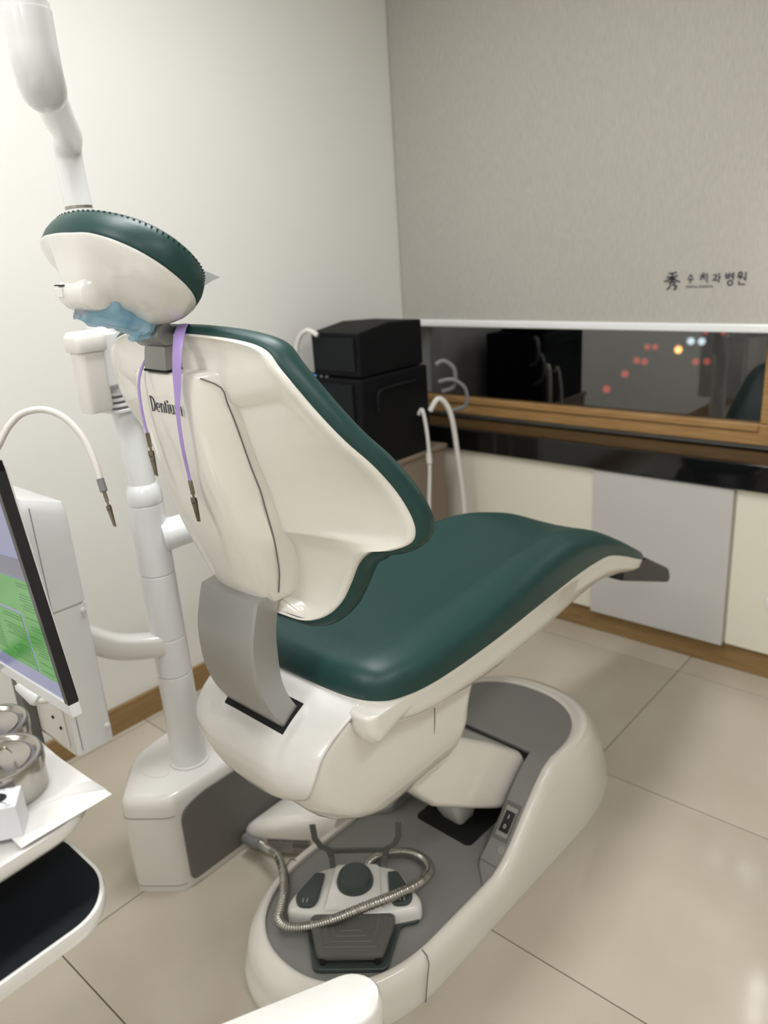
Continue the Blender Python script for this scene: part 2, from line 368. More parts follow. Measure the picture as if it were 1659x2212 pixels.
# ceiling fixtures
for i, (x, y, sx, sy, p) in enumerate(PANELS):
    side = 'over the chair' if i == 0 else ['', 'over the right side of the room', 'behind the viewer on the left', 'behind the viewer on the right'][i]
    t = thing('ceiling_light', 'white rectangular LED ceiling light '+side, 'ceiling light', (x, y, H_C))
    build('housing', MB().box(x-sx/2-.01, x+sx/2+.01, y-sy/2-.01, y+sy/2+.01, H_C-.035, H_C), 'coolw', t, bevel=.004)
    build('diffuser', MB().box(x-sx/2, x+sx/2, y-sy/2, y+sy/2, H_C-.04, H_C-.034), 'lamp', t)
# ------------------------------------------------------------------ DENTAL CHAIR
ch = thing('dental_chair', 'dark green padded dental chair with glossy white shell and grey base', 'chair', (0,0,0), True)
# --- base skirt
def hh(v): return .088+.165*sst((v+.02)/.25)
def outline(W, cf, af, cr_, ar, n=120, ex=2.25):
    pts = []
    for k in range(n):
        t = 2*math.pi*k/n; c, s_ = math.cos(t), math.sin(t)
        uu_ = W*math.copysign(abs(c)**(2/ex), c)
        vv = (cr_+ar*abs(s_)**(2/ex)) if s_ >= 0 else (cf-af*abs(s_)**(2/ex))
        pts.append((uu_, vv))
    # add straight sides
    out = []; 
    top = [p for k, p in enumerate(pts) if 0 <= k <= n//2]; bot = [p for k, p in enumerate(pts) if k > n//2]+[pts[0]]
    m = 14
    right = [(W, cf+(cr_-cf)*i/m) for i in range(m)]
    left = [(-W, cr_+(cf-cr_)*i/m) for i in range(1, m)]
    bot = [(uu_, (cf-af*(abs(math.sin(2*math.pi*k/n))**(2/ex)))) for k, (uu_, _) in ((k, pts[k]) for k in range(n//2, n))]
    return right+top+left+bot
def wider(pts, f_): return [(u_*f_, v_) for u_, v_ in pts]
R_bot = outline(.208, -.20, .285, .30, .34); R_mid = outline(.206, -.20, .275, .29, .30); R_up = outline(.199, -.20, .254, .27, .222)
R_t0 = outline(.194, -.20, .245, .262, .204); R_t1 = outline(.182, -.20, .232, .255, .190); R_t2 = outline(.178, -.20, .228, .253, .186)
rows = []
rows.append([(u_, v_, 0) for u_, v_ in R_bot])
rows.append([(u_, v_, .02) for u_, v_ in R_bot])
for t in (.3, .55, .8):
    a, b = (R_bot, R_mid) if t < .5 else (R_mid, R_up)
    q = t/.5 if t < .5 else (t-.5)/.5
    rows.append([(a[i][0]*(1-q)+b[i][0]*q, a[i][1]*(1-q)+b[i][1]*q, hh(a[i][1]*(1-q)+b[i][1]*q)*t) for i in range(len(a))])
rows.append([(u_, v_, hh(v_)-.012) for u_, v_ in R_up])
rows.append([(u_, v_, hh(v_)-.003) for u_, v_ in R_t0])
rows.append([(u_, v_, hh(v_)) for u_, v_ in [((a[0]+b[0])/2, (a[1]+b[1])/2) for a, b in zip(R_t0, R_t1)]])
rows.append([(u_, v_, hh(v_)) for u_, v_ in R_t1])
rows.append([(u_, v_, hh(v_)-.002) for u_, v_ in R_t2])
rows.append([(u_, v_, hh(v_)-.03) for u_, v_ in R_t2])
base = build('base', MB().grid(rows, close_u=True), 'cream', ch, ang=60)
# seams of the nose cap
for sgn in (1, -1):
    build('nose_seam', MB().tube([(sgn*.210,-.272,.004),(sgn*.2085,-.262,.05),(sgn*.204,-.25,.075),(sgn*.1965,-.246,.0865),(sgn*.182,-.243,.0885)], .0012, 6), 'panel', base)
# --- deck
low = [(u_*.992, v_) for u_, v_ in R_t2 if True]
def clipv(poly, vmax): return [(u_, min(v_, vmax)) for u_, v_ in poly]
dk = build('deck', MB().prism(rpoly([p for p in clipv(R_t2, .26)], .0, 1) if False else [p for k, p in enumerate(clipv(R_t2, .262))], .060, .078), 'deck', ch, ang=30, label='flat grey lower deck')
IN = .128; VH = .215
def wdt(v):
    best = 0
    for i in range(len(R_t2)):
        a = R_t2[i]; b = R_t2[(i+1) % len(R_t2)]
        if (a[1]-v)*(b[1]-v) <= 0 and abs(a[1]-b[1]) > 1e-9:
            best = max(best, abs(a[0]+(b[0]-a[0])*(v-a[1])/(b[1]-a[1])))
    return best
vv_ = sorted([round(-.06+.01*k, 4) for k in range(52) if -.06+.01*k < .436]+[.4375, .215])
cov = MB()
zt = lambda v: hh(v)-.004
def edge(v): return IN if v > .02 else IN+(.055)*sst((.02-v)/.08)
for s_ in (1, -1):
    rr_ = []
    for v in [x for x in vv_ if x <= VH]:
        w_ = wdt(v); e = min(edge(v), w_-.001)
        zl = .07
        rr_.append([(s_*e, v, zl), (s_*e, v, max(zl+.001, zt(v)-.004)), (s_*(e+.003), v, max(zl+.002, zt(v))), (s_*w_, v, max(zl+.002, zt(v)))])
    cov.grid(rr_)
rr_ = []
for v in [x for x in vv_ if x >= VH]:
    w_ = wdt(v); rr_.append([(w_*k/8, v, zt(v)) for k in range(-8, 9)])
cov.grid(rr_)
cov.grid([[(-IN-.001, VH, .07), (IN+.001, VH, .07)], [(-IN-.001, VH, zt(VH)), (IN+.001, VH, zt(VH))]])
deckc = build('deck_cover', cov, 'deck', ch, ang=40, label='grey raised deck cover with slot')
build('slot_gap', MB().box(-IN, IN, VH-.012, VH-.001, .08, zt(VH)-.006), 'hole', ch)
build('strip_seam', MB().tube([(.129,.012,zt(.012)+.001),(.178,.012,zt(.012)+.001)], .0009, 6), 'panel', ch)
# switch recess on right strip
def onstrip(u_, v_, d): # position above strip surface
    e = .002; n = Vector((0, -(zt(v_+e)-zt(v_-e))/(2*e), 1)).normalized(); return Vector((u_, v_, zt(v_)))+n*d
def spatch(mb, u0_, u1_, v0_, v1_, d0, d1, n=4):
    rws = []
    for k in range(n+1):
        v_ = v0_+(v1_-v0_)*k/n; rws.append([onstrip(u0_, v_, d0), onstrip(u0_, v_, d1), onstrip(u1_, v_, d1), onstrip(u1_, v_, d0)])
    mb.grid(rws, close_u=True, cap0=True, cap1=True)
sw = thing  # (alias unused)
pl_ = MB(); spatch(pl_, .132, .171, .056, .118, .0, .0008); swp = build('switch_recess', pl_, 'panel', ch, smooth=False)
m1 = MB(); spatch(m1, .138, .167, .063, .111, .0006, .0022); build('switch_frame', m1, 'steelp', swp, smooth=False)
m1 = MB(); spatch(m1, .142, .165, .070, .104, .002, .0050); build('rocker', m1, 'black', swp, bevel=.0008, smooth=False)
m1 = MB()
for sgm in ([(.1535,.0925),(.1535,.098)],):
    stroke(m1, sgm, .0012, to=lambda a, b, d: onstrip(a, b, .0052+d*.3))
stroke(m1, [(.1535+.0024*math.cos(k*math.pi/6), .0795+.0028*math.sin(k*math.pi/6)) for k in range(13)], .0009, to=lambda a, b, d: onstrip(a, b, .0052+d*.3))
build('switch_marks', m1, 'coolw', swp, smooth=False)
q0 = onstrip(.166, .044, .0); nrm = (onstrip(.166,.044,1)-q0)
build('round_plug', MB().lathe([(.0085,-.001),(.0085,.0008),(0,.0012)], q0, 24, nrm), 'steelp', ch)
# --- well opening and post under lift arm
build('post_opening', MB().prism(rrect(-.075, .085, .035, .20, .015), .0775, .0792), 'hole', ch)
build('post', MB().grid([[(a*k_, b*k_+v_, z) for a, b in rrect(-.042,.042,-.04,.04,.015,4)] for k_, v_, z in ((.7,.105,.079),(.85,.10,.10),(1,.09,.14),(1.05,.07,.21))], close_u=True, cap0=True, cap1=True), 'white', ch, ang=50)
# --- lift arm
def loft_rr(st_, n=6, capz=True, rad=.02):
    rws = []
    for (c, half_w, zb, zt_, r) in st_:
        pass
    return rws
arm = MB(); rws = []
for v, zb, ztp, hw in ((-.185,.39,.50,.098),(-.10,.285,.47,.114),(.0,.215,.395,.116),(.10,.150,.325,.118),(.17,.110,.272,.119),(.203,.095,.246,.119)):
    rws.append([(a, v+.0*b, b) for a, b in rrect(-hw, hw, zb, ztp, .022, 5)])
arm.grid(rws, close_u=True, cap0=True, cap1=True); build('lift_arm', arm, 'cream', ch, ang=50)
# --- seat carrier body (horizontal slices)
def slice_(z, vb, vf, hw, r, n=6):
    return [(a, b, z) for a, b in rrect(-hw, hw, vb, vf, min(r, hw*.98, (vf-vb)*.49), n)]
T = [ # z, vback, vfront, halfwidth, radius
 (.381,-.205,-.105,.07,.05),(.386,-.265,-.065,.105,.07),(.400,-.312,-.038,.128,.072),(.418,-.343,-.024,.142,.07),(.447,-.379,-.016,.152,.062),(.475,-.407,-.012,.157,.055),(.51,-.431,-.012,.159,.05),(.55,-.444,.0,.159,.045),
 (.58,-.442,.025,.159,.04),(.605,-.430,.055,.159,.035),(.625,-.405,.085,.159,.03),(.640,-.368,.11,.159,.025),(.652,-.335,.13,.159,.02)]
rws = [slice_(*t) for t in smooth_table(T, 5)]
body = build('seat_carrier', MB().grid(rws, close_u=True, cap0=True, cap1=True), 'cream', ch, ang=50)
rc = MB(); rws = []
for z, vb, hw, dp in smooth_table([(.672,-.322,.152,0),(.668,-.335,.158,0),(.660,-.358,.162,.0),(.650,-.385,.163,.002),(.637,-.412,.163,.004),(.615,-.438,.162,.004),(.585,-.454,.160,.002),(.560,-.458,.152,0),(.538,-.456,.136,0),(.518,-.450,.108,0),(.505,-.444,.075,0),(.498,-.440,.035,0)], 5):
    row = []
    for k in range(-36, 37):
        t = k/36; uu_ = hw*t
        d = .016*abs(t)**5+dp*max(0, min(1, (.105-abs(uu_+.008))/.02))
        row.append((uu_, vb+d, z-dp*1.2*max(0, min(1, (.105-abs(uu_+.008))/.02))))
    rws.append(row)
rc.grid(rws)
o = build('rear_cover', rc, 'white', ch, ang=0, label='bright white rear cover with band slot')
md = o.modifiers.new('solid', 'SOLIDIFY'); md.thickness = .007; md.offset = -1
build('band_slot', MB().prism([(-.4215,.600),(-.4215,.6245),(-.416,.6295),(-.408,.6352),(-.395,.644),(-.380,.6525),(-.372,.6555),(-.372,.60)], -.086, .070, fn=lambda a, b, c: (c, a, b)), 'hole', ch)
# panel seam on carrier side
build('carrier_seam', MB().tube(cr([(.1597,-.275,.612),(.1597,-.21,.607),(.1597,-.165,.599),(.1597,-.147,.585),(.1597,-.145,.56),(.1592,-.148,.52),(.1545,-.155,.475)], 6), .0009, 6), 'panel', ch)
# --- seat shell + cushion
ST = [ # v, halfwidth, z rim, z bottom, crown, dish
(-.336,.07,.669,.650,.004,0),(-.331,.13,.669,.638,.024,0),(-.315,.172,.668,.62,.046,.003),(-.28,.197,.666,.59,.060,.010),(-.2,.208,.662,.565,.068,.020),(-.05,.205,.66,.545,.074,.026),(.10,.195,.66,.535,.084,.030),(.22,.184,.658,.535,.092,.032),(.33,.172,.653,.540,.090,.026),(.42,.162,.645,.542,.076,.016),(.51,.154,.632,.540,.058,.009),(.60,.150,.600,.53,.046,.006),(.69,.146,.560,.515,.034,.003),(.745,.130,.538,.51,.024,0),(.78,.095,.526,.512,.012,0),(.795,.04,.522,.515,.003,0)]
TS = smooth_table(ST, 6)
cu_, shl = [], []
for v, hw, zr, zb, cw, ds in TS:
    hw = max(hw, .01); row = []
    n = 28
    # top surface: from right rim over the crown to the left rim, then back under
    for k in range(n+1):
        t = math.pi*k/n; c = math.cos(t); s_ = math.sin(t)
        uu_ = (hw+.006)*math.copysign(abs(c)**.45, c)
        z = zr+.004+cw*abs(s_)**.55-ds*max(0, 1-(uu_/(hw*.7))**2)*1.0 if cw else zr
        row.append((uu_, v, z))
    row += [((hw-.02)*math.copysign(1, -1)*1.0, v, zr+.001), ((hw-.02), v, zr+.001)]
    cu_.append(row)
    row = []
    for k in range(n+1):
        t = math.pi*k/n; c = math.cos(t); s_ = math.sin(t)
        uu_ = hw*math.copysign(abs(c)**.8, c)
        row.append((uu_, v, zr-.012-(zr-.012-zb)*abs(s_)**.6))
    row = [(hw+.003, v, zr+.003), (hw+.004, v, zr-.002)]+row+[(-hw-.004, v, zr-.002), (-hw-.003, v, zr+.003), (-hw+.02, v, zr+.003), (hw-.02, v, zr+.003)]
    shl.append(row)
seat = build('seat_cushion', MB().grid(cu_, close_u=True, cap0=True, cap1=True), 'green', ch, ang=70, label='dark green leather seat and leg cushion')
build('seat_shell', MB().grid(shl, close_u=True, cap0=True, cap1=True), 'cream', ch, ang=50, label='glossy white shell under seat')
# corner ears of the shell
for s_ in (1, -1):
    ear = MB(); rws = []
    for u_, e in ((.154,.007),(.156,.002),(.160,0),(.182,0),(.191,.002),(.198,.006),(.2025,.013),(.204,.022)):
        P = rpoly([(-.352+e,.664),(-.349+e,.625+e*.5),(-.330,.600+e),(-.285-e,.616+e),(-.17-e,.652),(-.17-e,.664)], [.01,.02,.024,.08,.01,.005], 6)
        rws.append([(s_*u_, a, b) for a, b in P])
    ear.grid(rws, close_u=True, cap0=True, cap1=True); build('shell_ear', ear, 'cream', ch, ang=60)
# footrest plate
fp = MB()
rws = []
for u_, e in ((-.125,.004),(-.12,0),(.12,0),(.125,.004)):
    P = rpoly([(.66+e,.536-e),(.79,.527-e),(.945-e,.440-e),(.955-e,.405+e),(.945-e,.396+e),(.80,.452+e),(.655+e,.508+e)], .006, 3)
    rws.append([(u_, a, b) for a, b in P])
fp.grid(rws, close_u=True, cap0=True, cap1=True); build('footrest_plate', fp, 'black', ch, ang=40, label='dark grey footrest plate at the tip')
# --- silver band linking seat and backrest
bd = MB(); rws = []
BP = smooth_table([(.86,-.438,.05),(.83,-.448,.052),(.79,-.457,.052),(.74,-.457,.050),(.70,-.450,.046),(.66,-.434,.044),(.62,-.408,.044),(.60,-.392,.042)], 5)
for z, vb, th in BP:
    hw0, hw1 = -.080, .066
    c = .004
    rws.append([(hw0, vb+c, z), (hw0+c, vb, z), (hw1-c, vb, z), (hw1, vb+c, z), (hw1-.002, vb+th, z+.008), (hw0+.002, vb+th, z+.008)])
bd.grid(rws, close_u=True, cap0=True, cap1=True); build('silver_band', bd, 'steelp', ch, ang=25, label='satin silver curved band joining seat and backrest')
# --- backrest
RIM = [(0,-.488,1.270),(.07,-.486,1.270),(.14,-.468,1.262),(.183,-.460,1.250),(.207,-.457,1.225),(.24,-.436,1.173),(.262,-.412,1.132),(.280,-.386,1.098),(.292,-.360,1.06),(.301,-.344,1.026),(.305,-.337,.998),(.298,-.339,.978),(.275,-.352,.966),(.24,-.357,.957),(.208,-.352,.932),(.183,-.349,.892),(.163,-.352,.858),(.140,-.364,.833),(.110,-.380,.822),(.07,-.394,.828),(0,-.402,.830)]
half = cr(RIM, 5); full = half+[Vector((-p.x, p.y, p.z)) for p in reversed(half[1:-1])]
NF = len(full)
nor = []
for i in range(NF):
    d = full[(i+1) % NF]-full[i-1]; n_ = Vector((d.z, 0, -d.x)); n_ = -n_.normalized() if False else n_.normalized(); nor.append(n_)
if nor[3].z < 0: nor = [-n_ for n_ in nor]
def vc_(z): return interp(z, [.82,.86,.97,1.08,1.23,1.28], [-.385,-.405,-.437,-.462,-.485,-.488])
def inward(p, s):
    zc = .875+(p.z-.822)/(1.27-.822)*.33
    return Vector((p.x*(1-s), 0, p.z+(zc-p.z)*s))
rws = []
for s, dv in ((0,.022),(.0,.004),(.008,.0),(.03,-.003),(.07,-.001),(.14,.001),(.22,0),(.32,0),(.44,0),(.58,0),(.74,0),(1.0,0)):
    row = []
    for i, p in enumerate(full):
        q = inward(p, s); e = min(1, 1.15*s**.9); bow = .020*math.sin(math.pi*min(1, s*1.2))*(1 if abs(p.x) > .12 and p.z < 1.2 else .4)
        row.append((q.x, p.y*(1-e)+vc_(q.z)*e+dv+bow, q.z))
    rws.append(row)
build('backrest_shell', MB().grid(rws, close_u=True, cap1=True), 'cream', ch, ang=60, label='glossy white backrest shell')
rws = []
for off_, dv, s in ((-.004,.003,0),(.003,.004,0),(.008,.010,0),(.010,.018,0),(.009,.027,0),(.005,.038,0),(-.005,.046,0),(-.022,.049,.0),(-.022,.045,.10),(-.022,.034,.3),(-.022,.030,.7)):
    row = []
    for i, p in enumerate(full):
        q = inward(p, s); e = s**1.2
        q = q+nor[i]*off_*(1-s)*(1.6 if off_ > 0 and p.z < .96 else 1)
        row.append((q.x, p.y*(1-e)+vc_(q.z)*e+dv, q.z))
    rws.append(row)
build('backrest_cushion', MB().grid(rws, close_u=True, cap1=True), 'green', ch, ang=70, label='dark green backrest cushion')
# central cover
rws = []
for z, vb, hw, sd in smooth_table([(1.223,-.470,.050,.020),(1.221,-.490,.058,.026),(1.212,-.502,.062,.032),(1.16,-.500,.064,.036),(1.08,-.488,.066,.036),(1.02,-.474,.067,.036),(.97,-.459,.068,.036),(.91,-.438,.064,.028),(.87,-.424,.058,.020),(.852,-.414,.052,.014),(.846,-.404,.045,.010)], 6):
    dep = vc_(z)+.030-vb
    rws.append([(-hw-sd-.004, vb+dep+.02, z), (-hw-sd, vb+dep*.75, z), (-hw-.014, vb+.012, z), (-hw-.003, vb+.003, z), (-hw+.008, vb, z), (-hw*.4, vb-.0025, z), (hw*.4, vb-.0025, z), (hw-.008, vb, z), (hw+.003, vb+.003, z), (hw+.014, vb+.012, z), (hw+sd, vb+dep*.75, z), (hw+sd+.004, vb+dep+.02, z)])
mb = MB().grid(rws); 
mb.add(rws[0], [tuple(range(12))]); mb.add(rws[-1], [tuple(reversed(range(12)))])
cover = build('back_cover', mb, 'cream', ch, ang=30, label='white central cover with lettering')
for s_ in (1, -1):
    P = []
    for z in np.linspace(1.20, .87, 16):
        k = interp(z, [.845,.91,.97,1.08,1.23], [.066,.095,.1075,.1055,.099]); P.append((s_*(k-.001), vc_(z)+interp(z, [.85,.95,1.05,1.15,1.22], [.006,.016,.022,.015,.006]), z))
    P = [(s_*.080,-.489,1.2135)]+P
    build('cover_seam', MB().tube(cr(P, 3), .0011, 6), 'panel', cover)
# lettering on the cover: condensed Didone letter shapes, flat print
lt = MB()
def cv(a, b, d):   # a: across (m), b: up
    z = 1.164+b; vb = interp(z, [1.08,1.12,1.16,1.212], [-.488,-.4945,-.500,-.502])
    return (-.027+a, vb-.0042-d*.3, z)
X0 = 0; LS = .92
def stem(x, y0_, y1_, wd): stroke(lt, [(x*LS,y0_+wd*.2),(x*LS,y1_-wd*.2)], wd, to=cv)
def serif(x, y_, wd=.0044): stroke(lt, [((x-wd/2)*LS,y_),((x+wd/2)*LS,y_)], .0006, to=cv)
def arc(cx, cy, rx, ry, a0, a1, wts, n=14):
    for k in range(n):
        t0 = math.radians(a0+(a1-a0)*k/n); t1 = math.radians(a0+(a1-a0)*(k+1)/n); wd = wts[0]+(wts[1]*.82-wts[0])*abs(math.cos((t0+t1)/2))
        stroke(lt, [((cx+rx*math.cos(t0))*LS, cy+ry*math.sin(t0)), ((cx+rx*math.cos(t1))*LS, cy+ry*math.sin(t1))], wd, to=cv)
xh = .0125; H = .021; sw_ = .0021
stem(.0025, 0, H, sw_); serif(.002, H); serif(.002, 0); arc(.003, H/2, .0088, H/2, 90, -90, (.0007,.0030))
arc(.0195, xh/2, .0042, xh/2, 0, 300, (.0007,.0022)); stroke(lt, [(.0158*LS, xh*.52),(.0236*LS, xh*.52)], .0007, to=cv)
def nn_(x, k=1):
    stem(x, 0, xh, sw_); serif(x, 0); serif(x-.001, xh, .003)
    for j in range(k):
        xx = x+.0072*j; arc(xx+.0036, xh-.0035, .0034, .0034, 160, 20, (.0007,.0016), 8); stem(xx+.0072, 0, xh-.003, sw_); serif(xx+.0072, 0)
nn_(.0285)
stem(.0412, .0005, xh+.004, sw_); stroke(lt, [(.0386*LS,xh),(.0436*LS,xh)], .0008, to=cv)
stem(.0482, 0, xh, sw_); serif(.0482, 0); stroke(lt, [(.0481*LS,xh+.0028),(.0483*LS,xh+.005)], .0028, to=cv)
stem(.0540, .003, xh, sw_); arc(.0576, .0035, .0034, .0034, 200, 340, (.0007,.0016), 8); stem(.0612, 0, xh, sw_); serif(.0530, xh, .003); serif(.0602, xh, .003)
nn_(.0685, 2)
build('cover_lettering', lt, 'ink', cover, smooth=False)
# neck bracket: silver block, pivot cylinder
br = MB(); rws = []
for z, v0_, v1_, hw in ((1.2215,-.506,-.455,.027),(1.228,-.506,-.455,.027),(1.245,-.504,-.458,.026),(1.262,-.501,-.465,.024)):
    rws.append([(a+.0, b, z) for a, b in rrect(-hw, hw, v0_, v1_, .004, 3)])
br.grid(rws, close_u=True, cap0=True, cap1=True); bk = build('neck_bracket', br, 'satin', ch, ang=30, label='grey metal neck bracket')
build('bracket_gap', MB().prism(rrect(-.0285, .0285, -.5075, -.4535, .004, 3), 1.2205, 1.2232), 'hole', ch)
build('pivot', MB().lathe([(0,-.030),(.014,-.030),(.0165,-.027),(.0165,.027),(.014,.031),(.0,.032)], (.0,-.498,1.270), 36, (1,0,0)), 'satin', bk)
# neck arm from pivot up to the headrest knuckle
rws = []
na = cr([(0,-.495,1.275),(0,-.510,1.287),(0,-.54,1.303),(0,-.570,1.316),(0,-.590,1.325)], 5)
for i, p in enumerate(na):
    t = i/(len(na)-1); hw = .021+.003*math.sin(math.pi*t); th_ = .013
    d = (na[min(i+1,len(na)-1)]-na[max(i-1,0)]).normalized(); n_ = Vector((0,-d.z,d.y))
    if n_.z < 0: n_ = -n_
    rws.append([tuple(p+Vector((a,0,0))+n_*b) for a, b in rrect(-hw, hw, -th_, th_, .009, 3)])
build('neck_arm', MB().grid(rws, close_u=True, cap0=True, cap1=True), 'white', ch, ang=50)
# --- headrest: tilted oval pad
hr_c = Vector((-.002,-.536,1.349)); PH = .69
hn = Vector((0, math.sin(PH), math.cos(PH))); hs = Vector((0, math.cos(PH), -math.sin(PH)))
def hp(a, b, c): return hr_c+Vector((a,0,0))+hs*b+hn*c
def ell(a, b, c, n=64, ex=2.2, bow=0):
    out = []
    for k in range(n):
        t = 2*math.pi*k/n; x = a*math.copysign(abs(math.cos(t))**(2/ex), math.cos(t)); y = b*math.copysign(abs(math.sin(t))**(2/ex), math.sin(t))
        out.append(tuple(hp(x, y, c+bow*(x/a)**2)))
    return out
AA, BB = .128, .088
rws = [ell(AA*k_, BB*k_, c, bow=bw) for k_, c, bw in ((.90,-.002,.0),(.985,-.002,.0),(1.008,.004,.0),(1.015,.013,.001),(.995,.023,.003),(.955,.031,.005),(.92,.0335,.006),(.85,.034,.006),(.6,.031,.006),(.3,.028,.003),(.02,.028,0))]
hc = build('headrest_cushion', MB().grid(rws, close_u=True, cap0=True, cap1=True), 'green', ch, ang=70, label='dark green oval headrest cushion')
seam = ell(AA*.962, BB*.962, .0308, 160, bow=.005)
sm = MB()
for k in range(0, 160, 2): sm.tube([seam[k], tuple((Vector(seam[k])*.35+Vector(seam[k+1])*.65))], .0008, 5)
s1 = build('stitching', sm, 'greend', hc, kind='stuff')
# headrest shell with knuckle bulge
rws = []
for k_, c in ((1.0,-.001),(1.0,-.003),(.985,-.006),(.95,-.012),(.88,-.019),(.80,-.025),(.70,-.031),(.60,-.035),(.50,-.038),(.40,-.040),(.30,-.042),(.20,-.043),(.1,-.0435),(.03,-.0435)):
    row = []
    for j, q in enumerate(ell(AA*k_, BB*k_, 0, 96)):
        q = Vector(q); d = q-hr_c; a = d.x; b = d.dot(hs)
        dep = -c*(.80+.42*max(-1, b/BB)+.16*a/AA)
        g_ = math.exp(-(abs(a-.004)/.042)**4-((b+.034)/.034)**2)
        row.append(tuple(q-hn*(dep+.036*g_)))
    rws.append(row)
hsn = build('headrest_shell', MB().grid(rws, close_u=True, cap1=True), 'white', ch, ang=60, label='white headrest shell with swivel knuckle')
kc = Vector((-.001,-.587,1.332))
build('knuckle', MB().lathe([(0,-.032),(.014,-.032),(.020,-.028),(.0225,-.02),(.0225,-.002),(.0216,-.001),(.0225,.0),(.0225,.028),(.021,.036),(.014,.041),(0,.042)], kc, 36, (1,0,0)), 'white', hsn)
build('knuckle_tab', MB().box(-.028,-.008,-.6110,-.6085,1.328,1.339), 'white', hsn, bevel=.001)
build('knuckle_slot', MB().box(-.028,-.006,-.6100,-.600,1.3415,1.343), 'hole', hsn)

# ------------------------------------------------------------------ protective films
random.seed(3)
rws = []
fpth = cr([(0,-.588,1.318),(0,-.578,1.311),(0,-.552,1.300),(0,-.530,1.290),(0,-.518,1.282),(-.006,-.512,1.270)], 6)
from mathutils import noise as mn
for i, p in enumerate(fpth):
    t = i/(len(fpth)-1); d = (fpth[min(i+1,len(fpth)-1)]-fpth[max(i-1,0)]).normalized(); n_ = Vector((0,-d.z,d.y)); 
    if n_.z < 0: n_ = -n_
    rw = []
    for k in range(36):
        a = 2*math.pi*k/36; R_ = .030+.003*math.sin(3*a+6*t)+.008*mn.noise(Vector((math.cos(a)*2, math.sin(a)*2, t*9)))
        rw.append(tuple(p+Vector((R_*1.05*math.cos(a),0,0))+n_*(R_*.78*math.sin(a)+.006)))
    rws.append(rw)
mb = MB().grid(rws, close_u=True)
solo('plastic_film', mb, 'film', 'crumpled translucent blue plastic film wrapped round the headrest arm', 'film', (0,-.56,1.27), True, ang=60)
rws = []
for j in range(9):
    b = -.04+.145*j/8; row = []
    for k in range(9):
        a = .005+.085*k/8; c = .0435+.001*math.sin(k*1.3+j) + .004*max(0, j-6)
        row.append(tuple(hp(a, b*(1-.25*k/8), c+.002*mn.noise(Vector((a*30,b*30,0))))))
    rws.append(row)
f2 = solo('headrest_film', MB().grid(rws), 'film2', 'pale blue plastic film laid over the top of the headrest cushion', 'film', tuple(hp(0,0,.038)), True, ang=60)

# ------------------------------------------------------------------ bib chain hanging over the bracket
bc = thing('bib_clip_cord', 'lilac bib cord with metal alligator clips hung over the grey headrest bracket', 'bib clip', (0.02,-.495,1.262), True)
def ribbon(P, wd, th, ax=None):
    P = cr(P, 8); rws = []
    W_ = wd if isinstance(wd, (list, tuple)) else None
    for i, p in enumerate(P):
        t = i/(len(P)-1); w_ = float(np.interp(t, [w[0] for w in wd], [w[1] for w in wd])) if W_ else wd
        d = (P[min(i+1,len(P)-1)]-P[max(i-1,0)]).normalized(); s_ = Vector(ax).normalized() if ax else Vector((1,0,0)); s_ = (s_-s_.dot(d)*d).normalized(); n_ = d.cross(s_)
        rws.append([tuple(p+s_*(w_/2*math.cos(a))+n_*(th/2*math.sin(a))) for a in [2*math.pi*k/12 for k in range(12)]])
    return MB().grid(rws, close_u=True, cap0=True, cap1=True)
build('cord', ribbon([(.030,-.462,1.262),(.042,-.476,1.281),(.058,-.497,1.270),(.064,-.510,1.238),(.061,-.514,1.20),(.057,-.516,1.165),(.050,-.512,1.12),(.042,-.505,1.09),(.038,-.501,1.068)], [(0,.012),(.25,.018),(.45,.014),(.6,.007),(1,.0055)], .0022, (1,.3,0)), 'purple', bc)
build('cord', ribbon([(.030,-.462,1.262),(.01,-.452,1.262),(-.026,-.470,1.254),(-.030,-.496,1.238),(-.032,-.514,1.208),(-.034,-.516,1.165),(-.033,-.514,1.130)], .0050, .003, (1,.2,0)), 'purple', bc)
def clip(p, d, par, name='alligator_clip'):
    p = Vector(p); d = Vector(d).normalized(); sx = Vector((1,0,0)); sx = (sx-sx.dot(d)*d).normalized(); n_ = d.cross(sx)
    def at(a, b, c): return tuple(p+d*a+sx*b+n_*c)
    m = MB().tube([at(-.004,0,0), at(.016,0,0)], .0032, 10)
    def plate(poly, c0, c1): 
        m.prism(poly, c0, c1, fn=lambda a, b, c: at(a, b, c))
    plate([(.014,-.0018),(.024,-.0018),(.024,.0018),(.014,.0018)], -.001, .001)
    plate([(.022,-.0055),(.028,-.0062),(.034,-.0046),(.058,-.0014),(.058,.0014),(.040,.0038),(.030,.0052),(.022,.0040)], .0008, .0022)
    plate([(.022,-.0030),(.030,-.0046),(.040,-.0034),(.060,-.0016),(.060,.0008),(.034,.0036),(.026,.0046),(.022,.0036)], -.0022, -.0008)
    m.tube([at(.030,0,-.004), at(.030,0,.004)], .0012, 8)
    return build(name, m, 'clip', par, ang=30)
clip((.0378,-.5005,1.066), (-.02,.08,-1), bc); clip((-.0328,-.514,1.129), (.06,.02,-1), bc)

